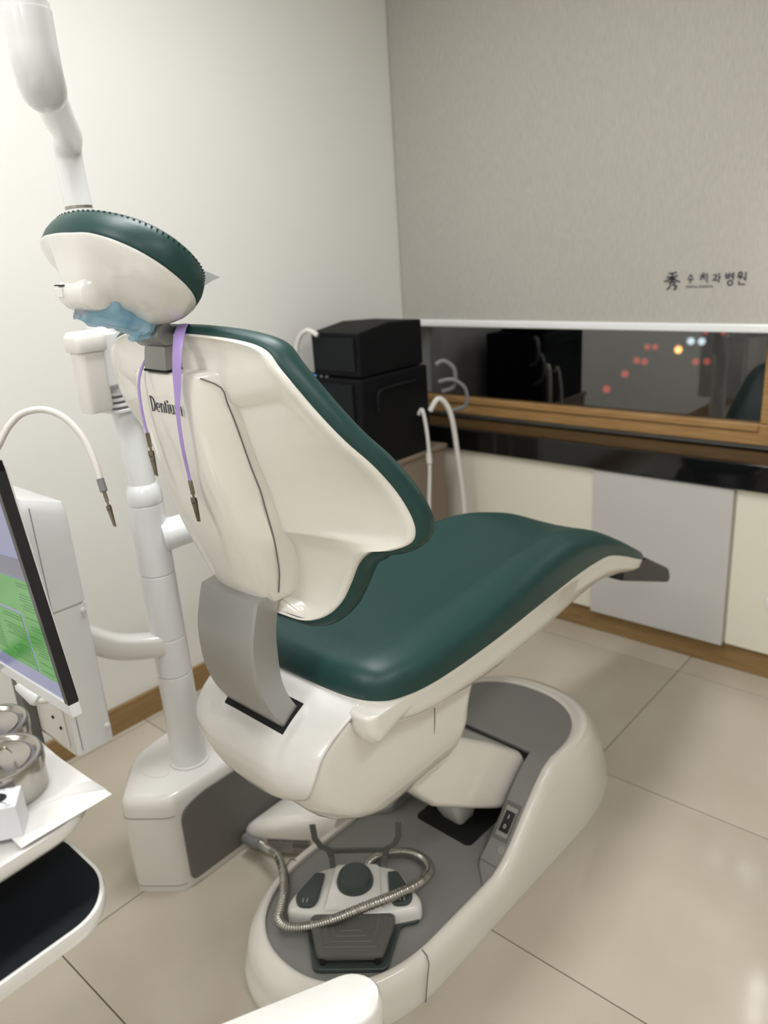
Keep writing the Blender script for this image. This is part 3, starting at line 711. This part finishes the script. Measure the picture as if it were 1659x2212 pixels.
# ------------------------------------------------------------------ foot control standing on the deck
FX = L2W((.0,-.238,.079)); FA = Vector((math.cos(math.radians(39)), math.sin(math.radians(39)), 0)); FB = Vector((-FA.y, FA.x, 0))
fc = thing('foot_control', 'white foot control with round grey dial and ribbed pedal on the grey deck', 'foot control', tuple(FX))
def fpnt(a, b, c): return tuple(FX+FA*a+FB*b+Vector((0,0,c)))
def fpr(poly, z0, z1): return MB().prism(poly, z0, z1, fn=fpnt)
build('base_plate', fpr(rpoly([(-.132,-.055),(-.094,-.062),(-.070,-.163),(.070,-.163),(.094,-.062),(.132,-.055),(.128,.0),(-.128,.0)], .014), .0, .010), 'drub', fc, bevel=.003)
hs_ = []
hp_ = [(-.134,-.050),(-.075,-.064),(.075,-.064),(.134,-.050),(.138,-.025),(.088,.055),(.060,.064),(.045,.068),(-.045,.068),(-.060,.064),(-.088,.055),(-.138,-.025)]
for k_, z in ((1,.006),(1.0,.022),(.985,.030),(.95,.036),(.90,.039)):
    hs_.append([fpnt(a*k_, b*k_, z) for a, b in rpoly(hp_, .016, 5)])
build('housing', MB().grid(hs_, close_u=True, cap0=True, cap1=True), 'white', fc, ang=50)
build('centre_ridge', MB().grid([[fpnt(a, b, z) for a, b in rpoly([(-.060*k_,-.055*k_),(.060*k_,-.055*k_),(.046*k_,.064*k_),(-.046*k_,.064*k_)], .01)] for k_, z in ((1.03,.037),(1.0,.0425),(.93,.0455))], close_u=True, cap0=True, cap1=True), 'white', fc, ang=50)
build('dial', MB().lathe([(.038,.0445),(.0385,.050),(.034,.064),(.0325,.0665),(.031,.067),(.030,.0655),(0,.0655)], FX+FA*.0+FB*.012, 48), 'drub', fc, ang=30)
for s_ in (1, -1):
    P = rpoly([(s_*.066,.038),(s_*.086,.040),(s_*.121,-.022),(s_*.112,-.046),(s_*.082,-.048),(s_*.072,-.030)], [.003,.006,.018,.018,.014,.01])
    build('side_button', fpr(P, .037, .0475), 'drub', fc, bevel=.003)
    for dx in (-.004, .004): build('button_mark', MB().tube([fpnt(s_*.098+dx, -.040, .0478), fpnt(s_*.098+dx, -.030, .0478)], .0007, 6), 'cable', fc)
pdl = MB()
def pz(b): return .034-.0*(b)
PP = [(-.084,-.060),(.084,-.060),(.083,-.080),(.062,-.152),(-.062,-.152),(-.083,-.080)]
build('pedal', MB().grid([[fpnt(a*k_, (b+.1)*k_-.1, z+(.10+b)*.05) for a, b in rpoly(PP, .012)] for k_, z in ((.96,.020),(1,.024),(1,.032),(.96,.036))], close_u=True, cap0=True, cap1=True), 'rubber', fc, ang=50, label='dark grey ribbed pedal')
pdl = fc.children[-1] if len(fc.children) else fc
for i in range(4):
    k0 = .30+.17*i; P = [(-.082*k0,-.068),(-.077*k0,-.088-.006*i),(-.060*k0-.002,-.100-.012*i),(.060*k0+.002,-.100-.012*i),(.077*k0,-.088-.006*i),(.082*k0,-.068)]
    P3 = [fpnt(a, b, .0365+(.10+b)*.05) for a, b in P]
    if i == 0: P3.append(P3[0])
    build('pedal_rib', MB().tube(P3, .0013, 6), 'panel', fc)
for s_ in (1, -1): build('pedal_foot', MB().lathe([(.007,.008),(.007,.024)], FX+FA*.052*s_-FB*.148, 14), 'hole', fc)
# lifting handle behind
HB = [(-.040,.058,.020),(-.040,.074,.030),(-.042,.080,.064),(-.050,.084,.080)]
hnd = MB()
def hbar(P, wd, th):  # flat bar following P in 3d local coords
    pts = [Vector(fpnt(*p)) for p in P]
    return pts
def flat_tube(P, w_, t_):
    P = [Vector(fpnt(*p)) for p in P]; rws = []; nb = FB
    for i, p in enumerate(P):
        d = (P[min(i+1,len(P)-1)]-P[max(i-1,0)]).normalized(); a = FB-FB.dot(d)*d
        a = a.normalized() if a.length > .2 else Vector((0,0,1)); n_ = d.cross(a)
        rws.append([tuple(p+n_*x*w_/2+a*y*t_/2) for x, y in ((-1,-1),(1,-1),(1,1),(-1,1))])
    return MB().grid(rws, close_u=True, cap0=True, cap1=True)
build('handle', flat_tube([(-.092,.092,.125),(-.090,.092,.088),(-.078,.092,.066),(-.055,.092,.054),(.055,.092,.054),(.078,.092,.066),(.090,.092,.088),(.092,.092,.125)], .013, .004), 'bracket', fc, bevel=.001, smooth=False, label='grey bent carrying handle')
for s_ in (1, -1): build('handle_stay', flat_tube([(s_*.056,.070,.006),(s_*.056,.084,.024),(s_*.058,.091,.040),(s_*.064,.092,.058)], .012, .004), 'bracket', fc, smooth=False)
# armoured hose from the column foot to the foot control
HP = [(-1.285,.868,.045),(-1.262,.872,.050),(-1.235,.865,.058),(-1.179,.854,.074),(-1.113,.816,.096),(-1.065,.776,.104),(-1.039,.742,.104),(-1.022,.722,.104),(-.994,.719,.104),(-.962,.740,.107),(-.916,.774,.127),(-.878,.814,.146),(-.851,.88,.142),(-.844,.951,.122),(-.862,1.008,.101),(-.898,1.032,.092),(-.94,1.027,.092),(-.976,.995,.092),(-.986,.957,.094),(-.975,.930,.096)]
HP = [Vector(p) for p in HP]
hpt = cr(HP, 50); rad = []
dist = 0
for i, p in enumerate(hpt):
    if i: dist += (p-hpt[i-1]).length
    rad.append(.0090+.0010*(1 if (dist/.0052) % 1 < .6 else -1.0))
hz = thing('armoured_hose', 'ribbed metal hose looping across the white foot control', 'hose', tuple(HP[0]))
build('hose', MB().tube(hpt, rad, 14), 'hose', hz, ang=0)
build('hose_end', MB().tube([HP[0]-Vector((.03,0,0)), HP[0], HP[1]], [.013,.013,.0115], 16), 'greycable', hz)

# ------------------------------------------------------------------ column unit beside the chair
cu2 = thing('column_unit', 'white floor unit with grey side panel and tall white post behind the chair', 'dental unit', (-1.42,.90,0))
PL = [(-1.425,.632),(-1.337,.700),(-1.332,.76),(-1.332,1.22),(-1.575,1.22),(-1.575,.83),(-1.548,.738)]
rws = []
for k_, z in ((0,0),(0,.012),(.0,.10),(0,.212),(.001,.228),(.004,.240),(.010,.248),(.018,.2515),(.026,.252)):
    cx, cy = -1.44, .93
    pts = rpoly(PL, [.025,.018,.02,.03,.03,.06,.05], 5); rw = []
    for a, b in pts:
        d = Vector((a-cx, b-cy)); L_ = d.length; d = d*(1-k_/L_*1.2) ; rw.append((cx+d.x, cy+d.y, z))
    rws.append(rw)
hb = build('housing', MB().grid(rws, close_u=True, cap0=True, cap1=True), 'white', cu2, ang=50)
build('side_panel', MB().prism(rpoly([(.722,.018),(1.2,.018),(1.2,.225),(.775,.225),(.722,.205)], [.016,.01,.01,.03,.03], 5), -1.334, -1.3285, fn=lambda a, b, c: (c, a, b)), 'panel', cu2, label='flat dark grey side panel')
build('housing_seam', MB().tube([(a, b, .203) for a, b in (rpoly(PL, [.025,.018,.02,.03,.03,.06,.05], 5)+rpoly(PL, [.025,.018,.02,.03,.03,.06,.05], 5))[36:53]], .0010, 6), 'panel', cu2)
build('housing_seam', MB().tube([(a, b, .016) for a, b in (rpoly(PL, [.025,.018,.02,.03,.03,.06,.05], 5)+rpoly(PL, [.025,.018,.02,.03,.03,.06,.05], 5))[36:53]], .0008, 6), 'panel', cu2)
build('oval_cap', MB().prism([(-1.447+.036*math.cos(t)-.006*math.sin(t), .742+.020*math.sin(t)+.010*math.cos(t)) for t in [2*math.pi*k/32 for k in range(32)]], .2515, .2535), 'white', cu2, bevel=.001)
px_, py_ = -1.421, .819
def seg(name, z0, z1, r0_, r1_, x1=px_, y1=py_, x0=px_, y0=py_):
    e = .0012
    return build(name, MB().tube([(x0,y0,z0),(x0,y0,z0+e),(x1,y1,z1-e),(x1,y1,z1)], [r0_-e,r0_,r1_,r1_-e], 40), 'coolw', cu2, ang=30)
build('post_collar', MB().lathe([(.046,.2525),(.046,.256),(.0415,.2565)], (px_,py_,0), 40), 'white', cu2)
seg('post_segment', .25, .486, .040, .0385); seg('post_segment', .487, .577, .0382, .0375); seg('post_segment', .578, .729, .0372, .0368); seg('post_segment', .730, .886, .0366, .0362)
build('post_cap', MB().lathe([(.0360,.887),(.0368,.890),(.0368,.905),(.034,.920),(.0285,.929)], (px_,py_,0), 40), 'coolw', cu2)
build('upper_post', MB().tube([(px_,py_,.925),(-1.440,.812,1.20),(-1.452,.805,1.462)], [.0275,.026,.0245], 36), 'coolw', cu2)
build('post_ring', MB().tube([(-1.452,.805,1.462),(-1.4522,.805,1.467)], .0248, 36), 'metal', cu2)
build('side_arm', MB().tube([(px_+.02,py_+.02,.812),(px_+.05,py_+.10,.820),(px_+.08,py_+.26,.828),(px_+.10,py_+.34,.828)], [.034,.032,.032,.032], 28), 'coolw', cu2)
build('side_arm_collar', MB().tube([(px_+.016,py_+.016,.812),(px_+.027,py_+.040,.813)], [.0355,.034], 28), 'coolw', cu2, ang=30)
build('drop_post', MB().tube([(px_+.10,py_+.34,.87),(px_+.10,py_+.34,.76)], .036, 28), 'coolw', cu2, ang=30)
P = cr([(px_+.01,py_-.01,.566),(-1.435,.765,.570),(-1.455,.71,.588),(-1.475,.655,.628),(-1.485,.61,.650)], 6); rws = []
for i, p in enumerate(P):
    d = (P[min(i+1,len(P)-1)]-P[max(i-1,0)]).normalized(); s_ = Vector((d.y,-d.x,0)).normalized(); n_ = d.cross(s_)
    rws.append([tuple(p+s_*a+n_*b) for a, b in rrect(-.022,.022,-.026,.026,.012,4)])
build('assistant_arm', MB().grid(rws, close_u=True, cap0=True, cap1=True), 'white', cu2, ang=50, label='curved white arm carrying the tall white box')
# lamp arm on top
b2 = Vector((-1.062,.565,1.585)); b1 = Vector((-1.430,.802,1.575))
build('lamp_arm_lower', MB().tube(cr([(-1.4522,.805,1.467),(-1.453,.803,1.52),(-1.446,.800,1.562),(-1.405,.782,1.580),(-1.29,.709,1.586),(-1.17,.634,1.592),(-1.10,.590,1.598)], 6), [.0245]*37, 30), 'coolw', cu2, ang=40)
build('lamp_arm_upper', MB().tube(cr([(-1.112,.598,1.588),(-1.080,.578,1.588),(-1.058,.564,1.606),(-1.055,.562,1.635),(-1.055,.562,1.665)], 6), [.026,.027,.028,.029,.0295,.030]+[.030]*19, 30), 'coolw', cu2, ang=40)
build('lamp_arm_collar', MB().tube([(-1.055,.562,1.6645),(-1.055,.562,1.674)], [.0285,.0285], 30), 'coolw', cu2, ang=30)
build('lamp_arm_upper', MB().tube([(-1.055,.562,1.673),(-1.055,.562,2.0),(-1.055,.562,H_C)], .0262, 30), 'coolw', cu2, ang=30)
# connecting foot between column and chair base
rws = []
for x, y0_, y1_, zt_, r in ((-1.330,.880,1.10,.050,.01),(-1.322,.876,1.10,.070,.02),(-1.300,.874,1.10,.088,.03),(-1.26,.893,1.10,.100,.03),(-1.21,.925,1.10,.108,.03),(-1.15,.968,1.10,.110,.03),(-1.128,.985,1.10,.110,.03)):
    rws.append([(x, a, b) for a, b in rrect(y0_, y1_, .006, zt_, min(r, zt_*.4), 4)])
cf = build('connecting_foot', MB().grid(rws, close_u=True, cap0=True, cap1=True), 'cream', cu2, ang=50)
a0 = Vector((-1.262,.8905,0)); a1 = Vector((-1.165,.9555,0)); dd = (a1-a0).normalized(); nn2 = Vector((dd.y,-dd.x,0))
def lab(a, b, d): return tuple(a0+dd*a+nn2*(.0006+d)+Vector((0,0,.014+b)))
sk = MB().prism([(0,0),(.105,.0),(.105,.040),(0,.040)], 0, .0006, fn=lab); stk = build('rating_label', sk, 'sticker', cf, smooth=False, label='grey rating label with tiny print')
sk = MB()
for r_, (x0_, x1_) in enumerate(((.004,.030),(.034,.060),(.064,.1))): sk.prism([(x0_,.034),(x1_,.034),(x1_,.038),(x0_,.038)], .0007, .0009, fn=lab)
for k in range(7): sk.prism([(.008,.007+k*.0035),(.03+.02*random.random(),.007+k*.0035),(.03+.02*random.random(),.0078+k*.0035),(.008,.0078+k*.0035)], .0007, .0009, fn=lab)
for k in range(5): sk.prism([(.064+k*.007,.006),(.068+k*.007,.006),(.068+k*.007,.010),(.064+k*.007,.010)], .0007, .0009, fn=lab)
sk.prism([(.062,.016),(.1,.016),(.1,.03),(.062,.03)], .00065, .0008, fn=lab)
build('label_print', sk, 'panel', stk, smooth=False)

# cup dispenser
cd = thing('cup_dispenser', 'frosted white plastic cup dispenser fixed to the white post', 'dispenser', (-1.39,.745,1.10))
cx, cy = -1.396, .738
rws = [[(cx+a*k_, cy+b*k_, z) for a, b in rrect(-.023,.023,-.025,.025,.010,5)] for k_, z in ((.90,1.098),(1,1.104),(1,1.225))]
build('cup_body', MB().grid(rws, close_u=True, cap0=True, cap1=True), 'cup', cd, ang=50)
rws = [[(cx+a*k_, cy+b*k_, z) for a, b in rrect(-.029,.029,-.031,.031,.012,5)] for k_, z in ((.95,1.212),(1,1.215),(1,1.235),(.96,1.24),(.80,1.2475))]
build('cup_lid', MB().grid(rws, close_u=True, cap0=True, cap1=True), 'cup', cd, ang=50)
build('bracket_sleeve', MB().prism(rrect(-1.470,-1.404,.778,.845,.02,5), 1.125, 1.25), 'coolw', cd, bevel=.002)
build('bracket_plate', MB().box(-1.425,-1.385,.757,.80,1.14,1.24), 'coolw', cd, bevel=.004)
for k in range(4): build('bracket_fin', MB().prism(rrect(-1.468,-1.394,.768,.85,.02,5), 1.085+k*.0115, 1.0915+k*.0115), 'coolw', cd, bevel=.0015)

# tall white instrument box on the arm
ib = thing('instrument_box', 'tall slim white box behind the monitor, carried by the curved arm', 'dental unit', (-1.45,.59,.44))
def slab(z): return rrect(-1.60,-1.369,.548,.630,.012,4)
rws = []
for z, k_ in ((.437,.96),(.440,1),(.70,1),(.748,1)):
    rws.append([(-1.48+(a+1.48)*k_, .594+(b-.594)*k_, z) for a, b in slab(z)])
build('lower_case', MB().grid(rws, close_u=True, cap0=True, cap1=True), 'coolw', ib, ang=50)
rws = []
for z, k_ in ((.753,1),(.90,1),(.955,1),(.968,.985),(.978,.95)):
    rws.append([(-1.48+(a+1.48)*k_, .594+(b-.594)*k_, z-(.03*((b-.548)/.09) if z > .9 else 0)) for a, b in slab(z)])
build('upper_case', MB().grid(rws, close_u=True, cap0=True, cap1=True), 'coolw', ib, ang=50)
build('case_joint', MB().prism(rrect(-1.597,-1.372,.551,.627,.011,4), .747, .754), 'cable', ib)
build('case_seam', MB().box(-1.3695,-1.3680,.5595,.5605,.45,.96), 'greycable', ib)
build('front_plate', MB().box(-1.56,-1.392,.543,.549,.452,.74), 'cup', ib, bevel=.003)
for x, z in ((-1.432,.512),(-1.405,.497)): build('screw_hole', MB().lathe([(.0035,0),(.0035,.003)], (x,.5405,z), 16, (0,1,0)), 'hole', ib)
build('mounting_bar', MB().box(-1.545,-1.505,.52,.543,.40,.90), 'rubber', ib, bevel=.004)
for z in (.735,.475): build('side_screw', MB().lathe([(.006,0),(.006,.002),(.003,.003)], (-1.3685,.619,z), 16, (1,0,0)), 'coolw', ib)

# gooseneck bib holder
gn = thing('gooseneck_hose', 'white gooseneck hose arching down with a metal clip, left by the wall', 'bib clip', (-1.38,.50,.92))
GP = [(-1.336,.475,1.02),(-1.334,.501,1.064),(-1.328,.521,1.095),(-1.321,.539,1.12),(-1.308,.56,1.138),(-1.283,.585,1.141),(-1.254,.603,1.126),(-1.226,.614,1.093),(-1.204,.615,1.052),(-1.193,.613,1.025)]
build('hose', MB().tube(cr(GP, 8), .0058, 16), 'cable', gn)
e0 = Vector(GP[-1]); dn = (Vector(GP[-1])-Vector(GP[-2])).normalized()
build('ferrule', MB().tube([e0-dn*.002, e0+dn*.020], .0062, 16), 'greycable', gn, ang=30)
c0 = e0+dn*.022
clip(c0, dn, gn)
build('hose_mount', MB().tube(cr([(-1.336,.475,1.022),(-1.340,.465,.99),(-1.37,.49,.95),(-1.41,.545,.93)], 5), .009, 14), 'cable', gn)

# ------------------------------------------------------------------ doctor's table, pad shelf and beam
dt = thing('doctor_table', 'white rounded instrument table at left edge with pull-out black pad shelf', 'table', (-.95,.18,.70))
TP = rpoly([(-1.35,.300),(-.735,.300),(-.699,.262),(-.694,.16),(-.700,-.08),(-.72,-.12),(-1.35,-.12)], [.03,.05,.05,.06,.04,.03,.03], 6)
def scaled(P, k_): 
    cx, cy = -1.0, .1; return [(cx+(a-cx)*k_, cy+(b-cy)*k_) for a, b in P]
rws = [[(a, b, z) for a, b in scaled(TP, k_)] for k_, z in ((.965,.806),(.985,.8075),(.998,.813),(1.0,.822),(.997,.8268),(.98,.827),(.972,.8245))]
build('table_top', MB().grid(rws, close_u=True, cap0=True, cap1=True), 'white', dt, ang=50)
PP = rpoly([(-1.25,.290),(-.792,.290),(-.694,.283),(-.656,.235),(-.650,-.06),(-.66,-.10),(-1.25,-.10)], [.02,.02,.03,.035,.03,.03,.03], 6)
PP = rpoly([(-.806,.284),(-.700,.282),(-.657,.250),(-.652,-.06),(-.66,-.10),(-.818,-.10)], [.025,.03,.035,.03,.03,.03], 6)
def scp(k_): return [(-.732+(a+.732)*(1-(1-k_)*1.3), .09+(b-.09)*(1-(1-k_)*.5)) for a, b in PP]
rws = [[(a, b, z) for a, b in scp(k_)] for k_, z in ((.94,.722),(.985,.7235),(1.0,.728),(1.0,.737),(.99,.7405),(.955,.7405),(.95,.739))]
build('pad_shelf', MB().grid(rws, close_u=True, cap0=True, cap1=True), 'white', dt, ang=50)
build('pad', MB().prism(scp(.952), .7385, .7408), 'pad', dt, smooth=False, label='matt black pad')
build('support', MB().box(-1.1,-.72,-.06,.12,.5,.722), 'white', dt, bevel=.02)
# beam: from under the table towards the chair base front
B0 = Vector((-.70,.06,0)); B1 = Vector((-.508,.448,0)); bd_ = (B1-B0).normalized(); bn_ = Vector((-bd_.y, bd_.x, 0)); Lb = (B1-B0).length
def bp_(a, b, z): return tuple(B0+bd_*a+bn_*b+Vector((0,0,z)))
OB = [(0,-.032)]+[(Lb-.005+.036*math.cos(t), .034*math.sin(t)) for t in [math.radians(-90+180*k/14) for k in range(15)]]+[(0,.036)]
rws = [[bp_(a+(-.003 if k_ < 1 else 0), b*k_, z) for a, b in OB] for k_, z in ((.96,.478),(1,.482),(1,.545),(.96,.549),(.9,.550))]
build('beam', MB().grid(rws, close_u=True, cap0=True, cap1=True), 'white', dt, ang=50, label='white swing beam at bottom of frame')
text_mesh('beam_emblem', 'P', .02, 'cup', dt, lambda a, b, c: bp_(Lb-.075+a, -.0325-c, .500+b), (1.0, 1))
build('table_foot', MB().box(-1.15,-.75,-.05,.16,0,.06), 'white', dt, bevel=.02)
build('table_column', MB().tube([(-.93,.06,.05),(-.93,.06,.72)], .05, 30), 'white', dt)

# paper, jars, probe, box on the table
pp = MB(); rws = []
for j in range(10):
    row = []
    for k in range(14):
        a = -1.20+.476*k/13; b = .02+.286*j/9
        if True:
            aa = a+(.012 if j == 9 else 0)*(k/13)
        ed = max(0, (k-11)/2)
        row.append((aa-.030*((9-j)/9)**.7*(k/13)*2.2, b+.002*math.sin(k), .8280+.001*mn.noise(Vector((a*12,b*12,1)))+.003*ed*(j/9)))
    rws.append(row)
ps = solo('paper_sheet', MB().grid(rws), 'paper', 'thin white paper sheet covering the instrument table', 'paper', (-.95,.17,.827), ang=60)
md = ps.modifiers.new('solid', 'SOLIDIFY'); md.thickness = .0006
pp = MB().grid([[(a+.006, b+.008*(a+1.2)*2,   .8291+.002*max(0,(a+.8)*8)) for a in [-1.18+.474*k/13 for k in range(14)]] for b in (.20,.25,.298)])
ps2 = solo('paper_sheet', pp, 'paper', 'second paper sheet edge peeking out at the far corner of the first', 'paper', (-.95,.25,.828), ang=60)
def jar(cx, cy, r, lb, top):
    t = thing('steel_jar', lb, 'jar', (cx,cy,.8300), group=None)
    build('body', MB().lathe([(r*.9,0),(r*.96,.002),(r*.965,top-.012-.8300)], (cx,cy,.8300), 56), 'metal', t, ang=30)
    h = top-.8300
    build('lid', MB().lathe([(r*.975,h-.0135),(r*1.0,h-.014),(r*1.0,h-.003),(r*.985,h),(r*.90,h+.0005),(r*.86,h-.001),(r*.80,h-.0045),(r*.74,h-.0045),(r*.72,h-.003),(r*.5,h-.0055),(0,h-.006)], (cx,cy,.8300), 56), 'metal', t, ang=50)
    return t
j1 = jar(-.801,.236,.047,'nearer stainless steel jar with an orange probe on its lid',.874)
j2 = jar(-.885,.262,.044,'farther stainless steel jar with knobbed lid, beyond the orange probe',.868)
build('knob', MB().lathe([(.004,0),(.004,.006),(.008,.010),(.006,.014),(0,.015)], (-.895,.258,.8615), 20), 'metal', j2)
pr_ = thing('dental_probe', 'orange handled dental probe lying on the nearer steel jar', 'dental tool', (-.85,.20,.8755))
build('handle', MB().tube([(-.880,.185,.8765),(-.815,.232,.8765)], .0032, 12), 'orange', pr_)
build('tip', MB().tube(cr([(-.815,.232,.8765),(-.806,.2385,.878),(-.800,.246,.881),(-.797,.250,.876),(-.7965,.251,.8735)], 5), [.0026]*6+[.0016]*7+[.0009]*8, 8), 'clip', pr_)
cbx = thing('card_box', 'small white cardboard box with an oval hole, before the steel jar', 'box', (-.755,.205,.8210))
bu = Vector((.56,.83,0)).normalized()*.0+Vector((.555,.832,0)); bv = Vector((-.832,.555,0)); b0 = Vector((-.7155,.2170,0))
def bxp(a, b, z): return tuple(b0-bu*a+bv*b+Vector((0,0,z)))
mb = MB(); v = [bxp(a, b, z) for z in (.8300,0.8670) for a, b in ((0,0),(.075,0),(.075,.033),(0,.033))]
mb.add(v, [(0,1,2,3),(4,5,6,7),(0,1,5,4),(1,2,6,5),(2,3,7,6),(3,0,4,7)]); build('carton', mb, 'card', cbx, bevel=.0008, seg=2)
build('oval_hole', MB().prism([(.026+.015*math.cos(t), .0175+.0095*math.sin(t)) for t in [2*math.pi*k/28 for k in range(28)]], 0.8671, 0.8674, fn=bxp), 'hole', cbx)
text_mesh('box_print', 'No.120', .0055, 'ink3', cbx, lambda a, b, c: bxp(.022-a, .0015+b, 0.8672+c))
text_mesh('box_print', 'No.104', .0055, 'ink3', cbx, lambda a, b, c: bxp(.022-a, .0295+b, 0.8672+c), (1,.7))
build('pen_stroke', MB().tube([bxp(.015,.010,0.8673), bxp(.0095,.0065,0.8673)], .0004, 5), 'ink', cbx)

# ------------------------------------------------------------------ monitor
A = Vector((-.896,.364,.831)); Up = Vector((-.152,-.02,.988)).normalized(); E_ = Vector((-.979,.0875,-.149)); E_ = (E_-E_.dot(Up)*Up).normalized(); Nn = E_.cross(Up).normalized()
if Nn.y > 0: Nn = -Nn     # towards the viewer
mo = thing('monitor', 'flat monitor at left edge showing a green and lilac table', 'monitor', tuple(A+E_*.27+Nn*-.03))
def mp_(a, b, c): return tuple(A+E_*a+Up*b+Nn*c)
def mbox(a0_, a1_, b0_, b1_, c0_, c1_): 
    mb = MB(); v = [mp_(a, b, c) for c in (c0_, c1_) for a, b in ((a0_,b0_),(a1_,b0_),(a1_,b1_),(a0_,b1_))]
    return mb.add(v, [(0,1,2,3),(4,5,6,7),(0,1,5,4),(1,2,6,5),(2,3,7,6),(3,0,4,7)])
build('back_case', mbox(.010,.530,-.006,.318,-.017,-.010), 'coolw', mo, bevel=.006)
build('bottom_frame', mbox(.0,.54,-.014,.006,-.012,.002), 'coolw', mo, bevel=.002, label='white bottom frame')
build('bezel', mbox(0,.014,.004,.325,-.011,.0025), 'bezel', mo, bevel=.001, label='black bezel')
build('bezel', mbox(.526,.54,.004,.325,-.011,.0025), 'bezel', mo, bevel=.001)
build('bezel', mbox(.0,.54,.311,.325,-.011,.0024), 'bezel', mo, bevel=.001)
build('screen', mbox(.014,.526,.006,.311,-.011,-.0005), 'scr', mo, smooth=False)
scrn = mo.children[-1]
def spatch2(a0_, a1_, b0_, b1_, m, d=.0003): 
    return build('screen_field', mbox(a0_, a1_, b0_, b1_, -.0006, d), m, mo, smooth=False)
spatch2(.022,.085,.030,.170,'scrg'); spatch2(.095,.20,.030,.115,'scrg',.0002); spatch2(.20,.50,.030,.170,'scrg',.0001)
spatch2(.085,.20,.120,.170,'scrg'); spatch2(.014,.526,.172,.200,'scr2')
tl = MB()
for blk in ((.026,.082,.036,.165),(.098,.19,.036,.11),(.21,.30,.036,.165)):
    z = blk[3]
    while z > blk[2]:
        L_ = (blk[1]-blk[0])*random.uniform(.45,.95); v = [mp_(a, b, .0006) for a, b in ((blk[0],z),(blk[0]+L_,z),(blk[0]+L_,z-.0012),(blk[0],z-.0012))]
        tl.add(v, [(0,1,2,3)]); z -= .0042 if random.random() < .85 else .012
build('screen_text', tl, 'scrt', mo, smooth=False, kind='stuff')
build('stand_bracket', MB().tube([mp_(.34,.10,-.02), mp_(.34,.08,-.06), mp_(.34,-.03,-.07)], .012, 14), 'bezel', mo)
build('stand_foot', MB().tube([mp_(.34,-.03,-.07), (-1.22,.29,.80)], .012, 14), 'rubber', mo)
kb = thing('cable', 'thick white monitor cable with a ferrite block hanging below the monitor', 'cable', (-1.19,.43,.74))
KP = [(-.975,.372,.93),(-.962,.340,.90),(-.953,.330,.878),(-.943,.330,.861),(-.934,.333,.851),(-.925,.338,.846),(-.916,.345,.846),(-.909,.354,.853),(-.908,.362,.864),(-.914,.368,.880),(-.92,.372,.90)]
def kk(p): return (p[0]*1.27, p[1]*1.27, 1.366+(p[2]-1.366)*1.27)
KP = [kk(p) for p in KP]
build('cord', MB().tube(cr(KP, 8), .0053, 12), 'cable', kb)
build('ferrite_block', MB().tube([kk((-.9475,.330,.868)), kk((-.9455,.3303,.8645)), kk((-.928,.3365,.8475)), kk((-.9255,.3376,.846))], [.0105,.0125,.0125,.0105], 18), 'coolw', kb, ang=30)
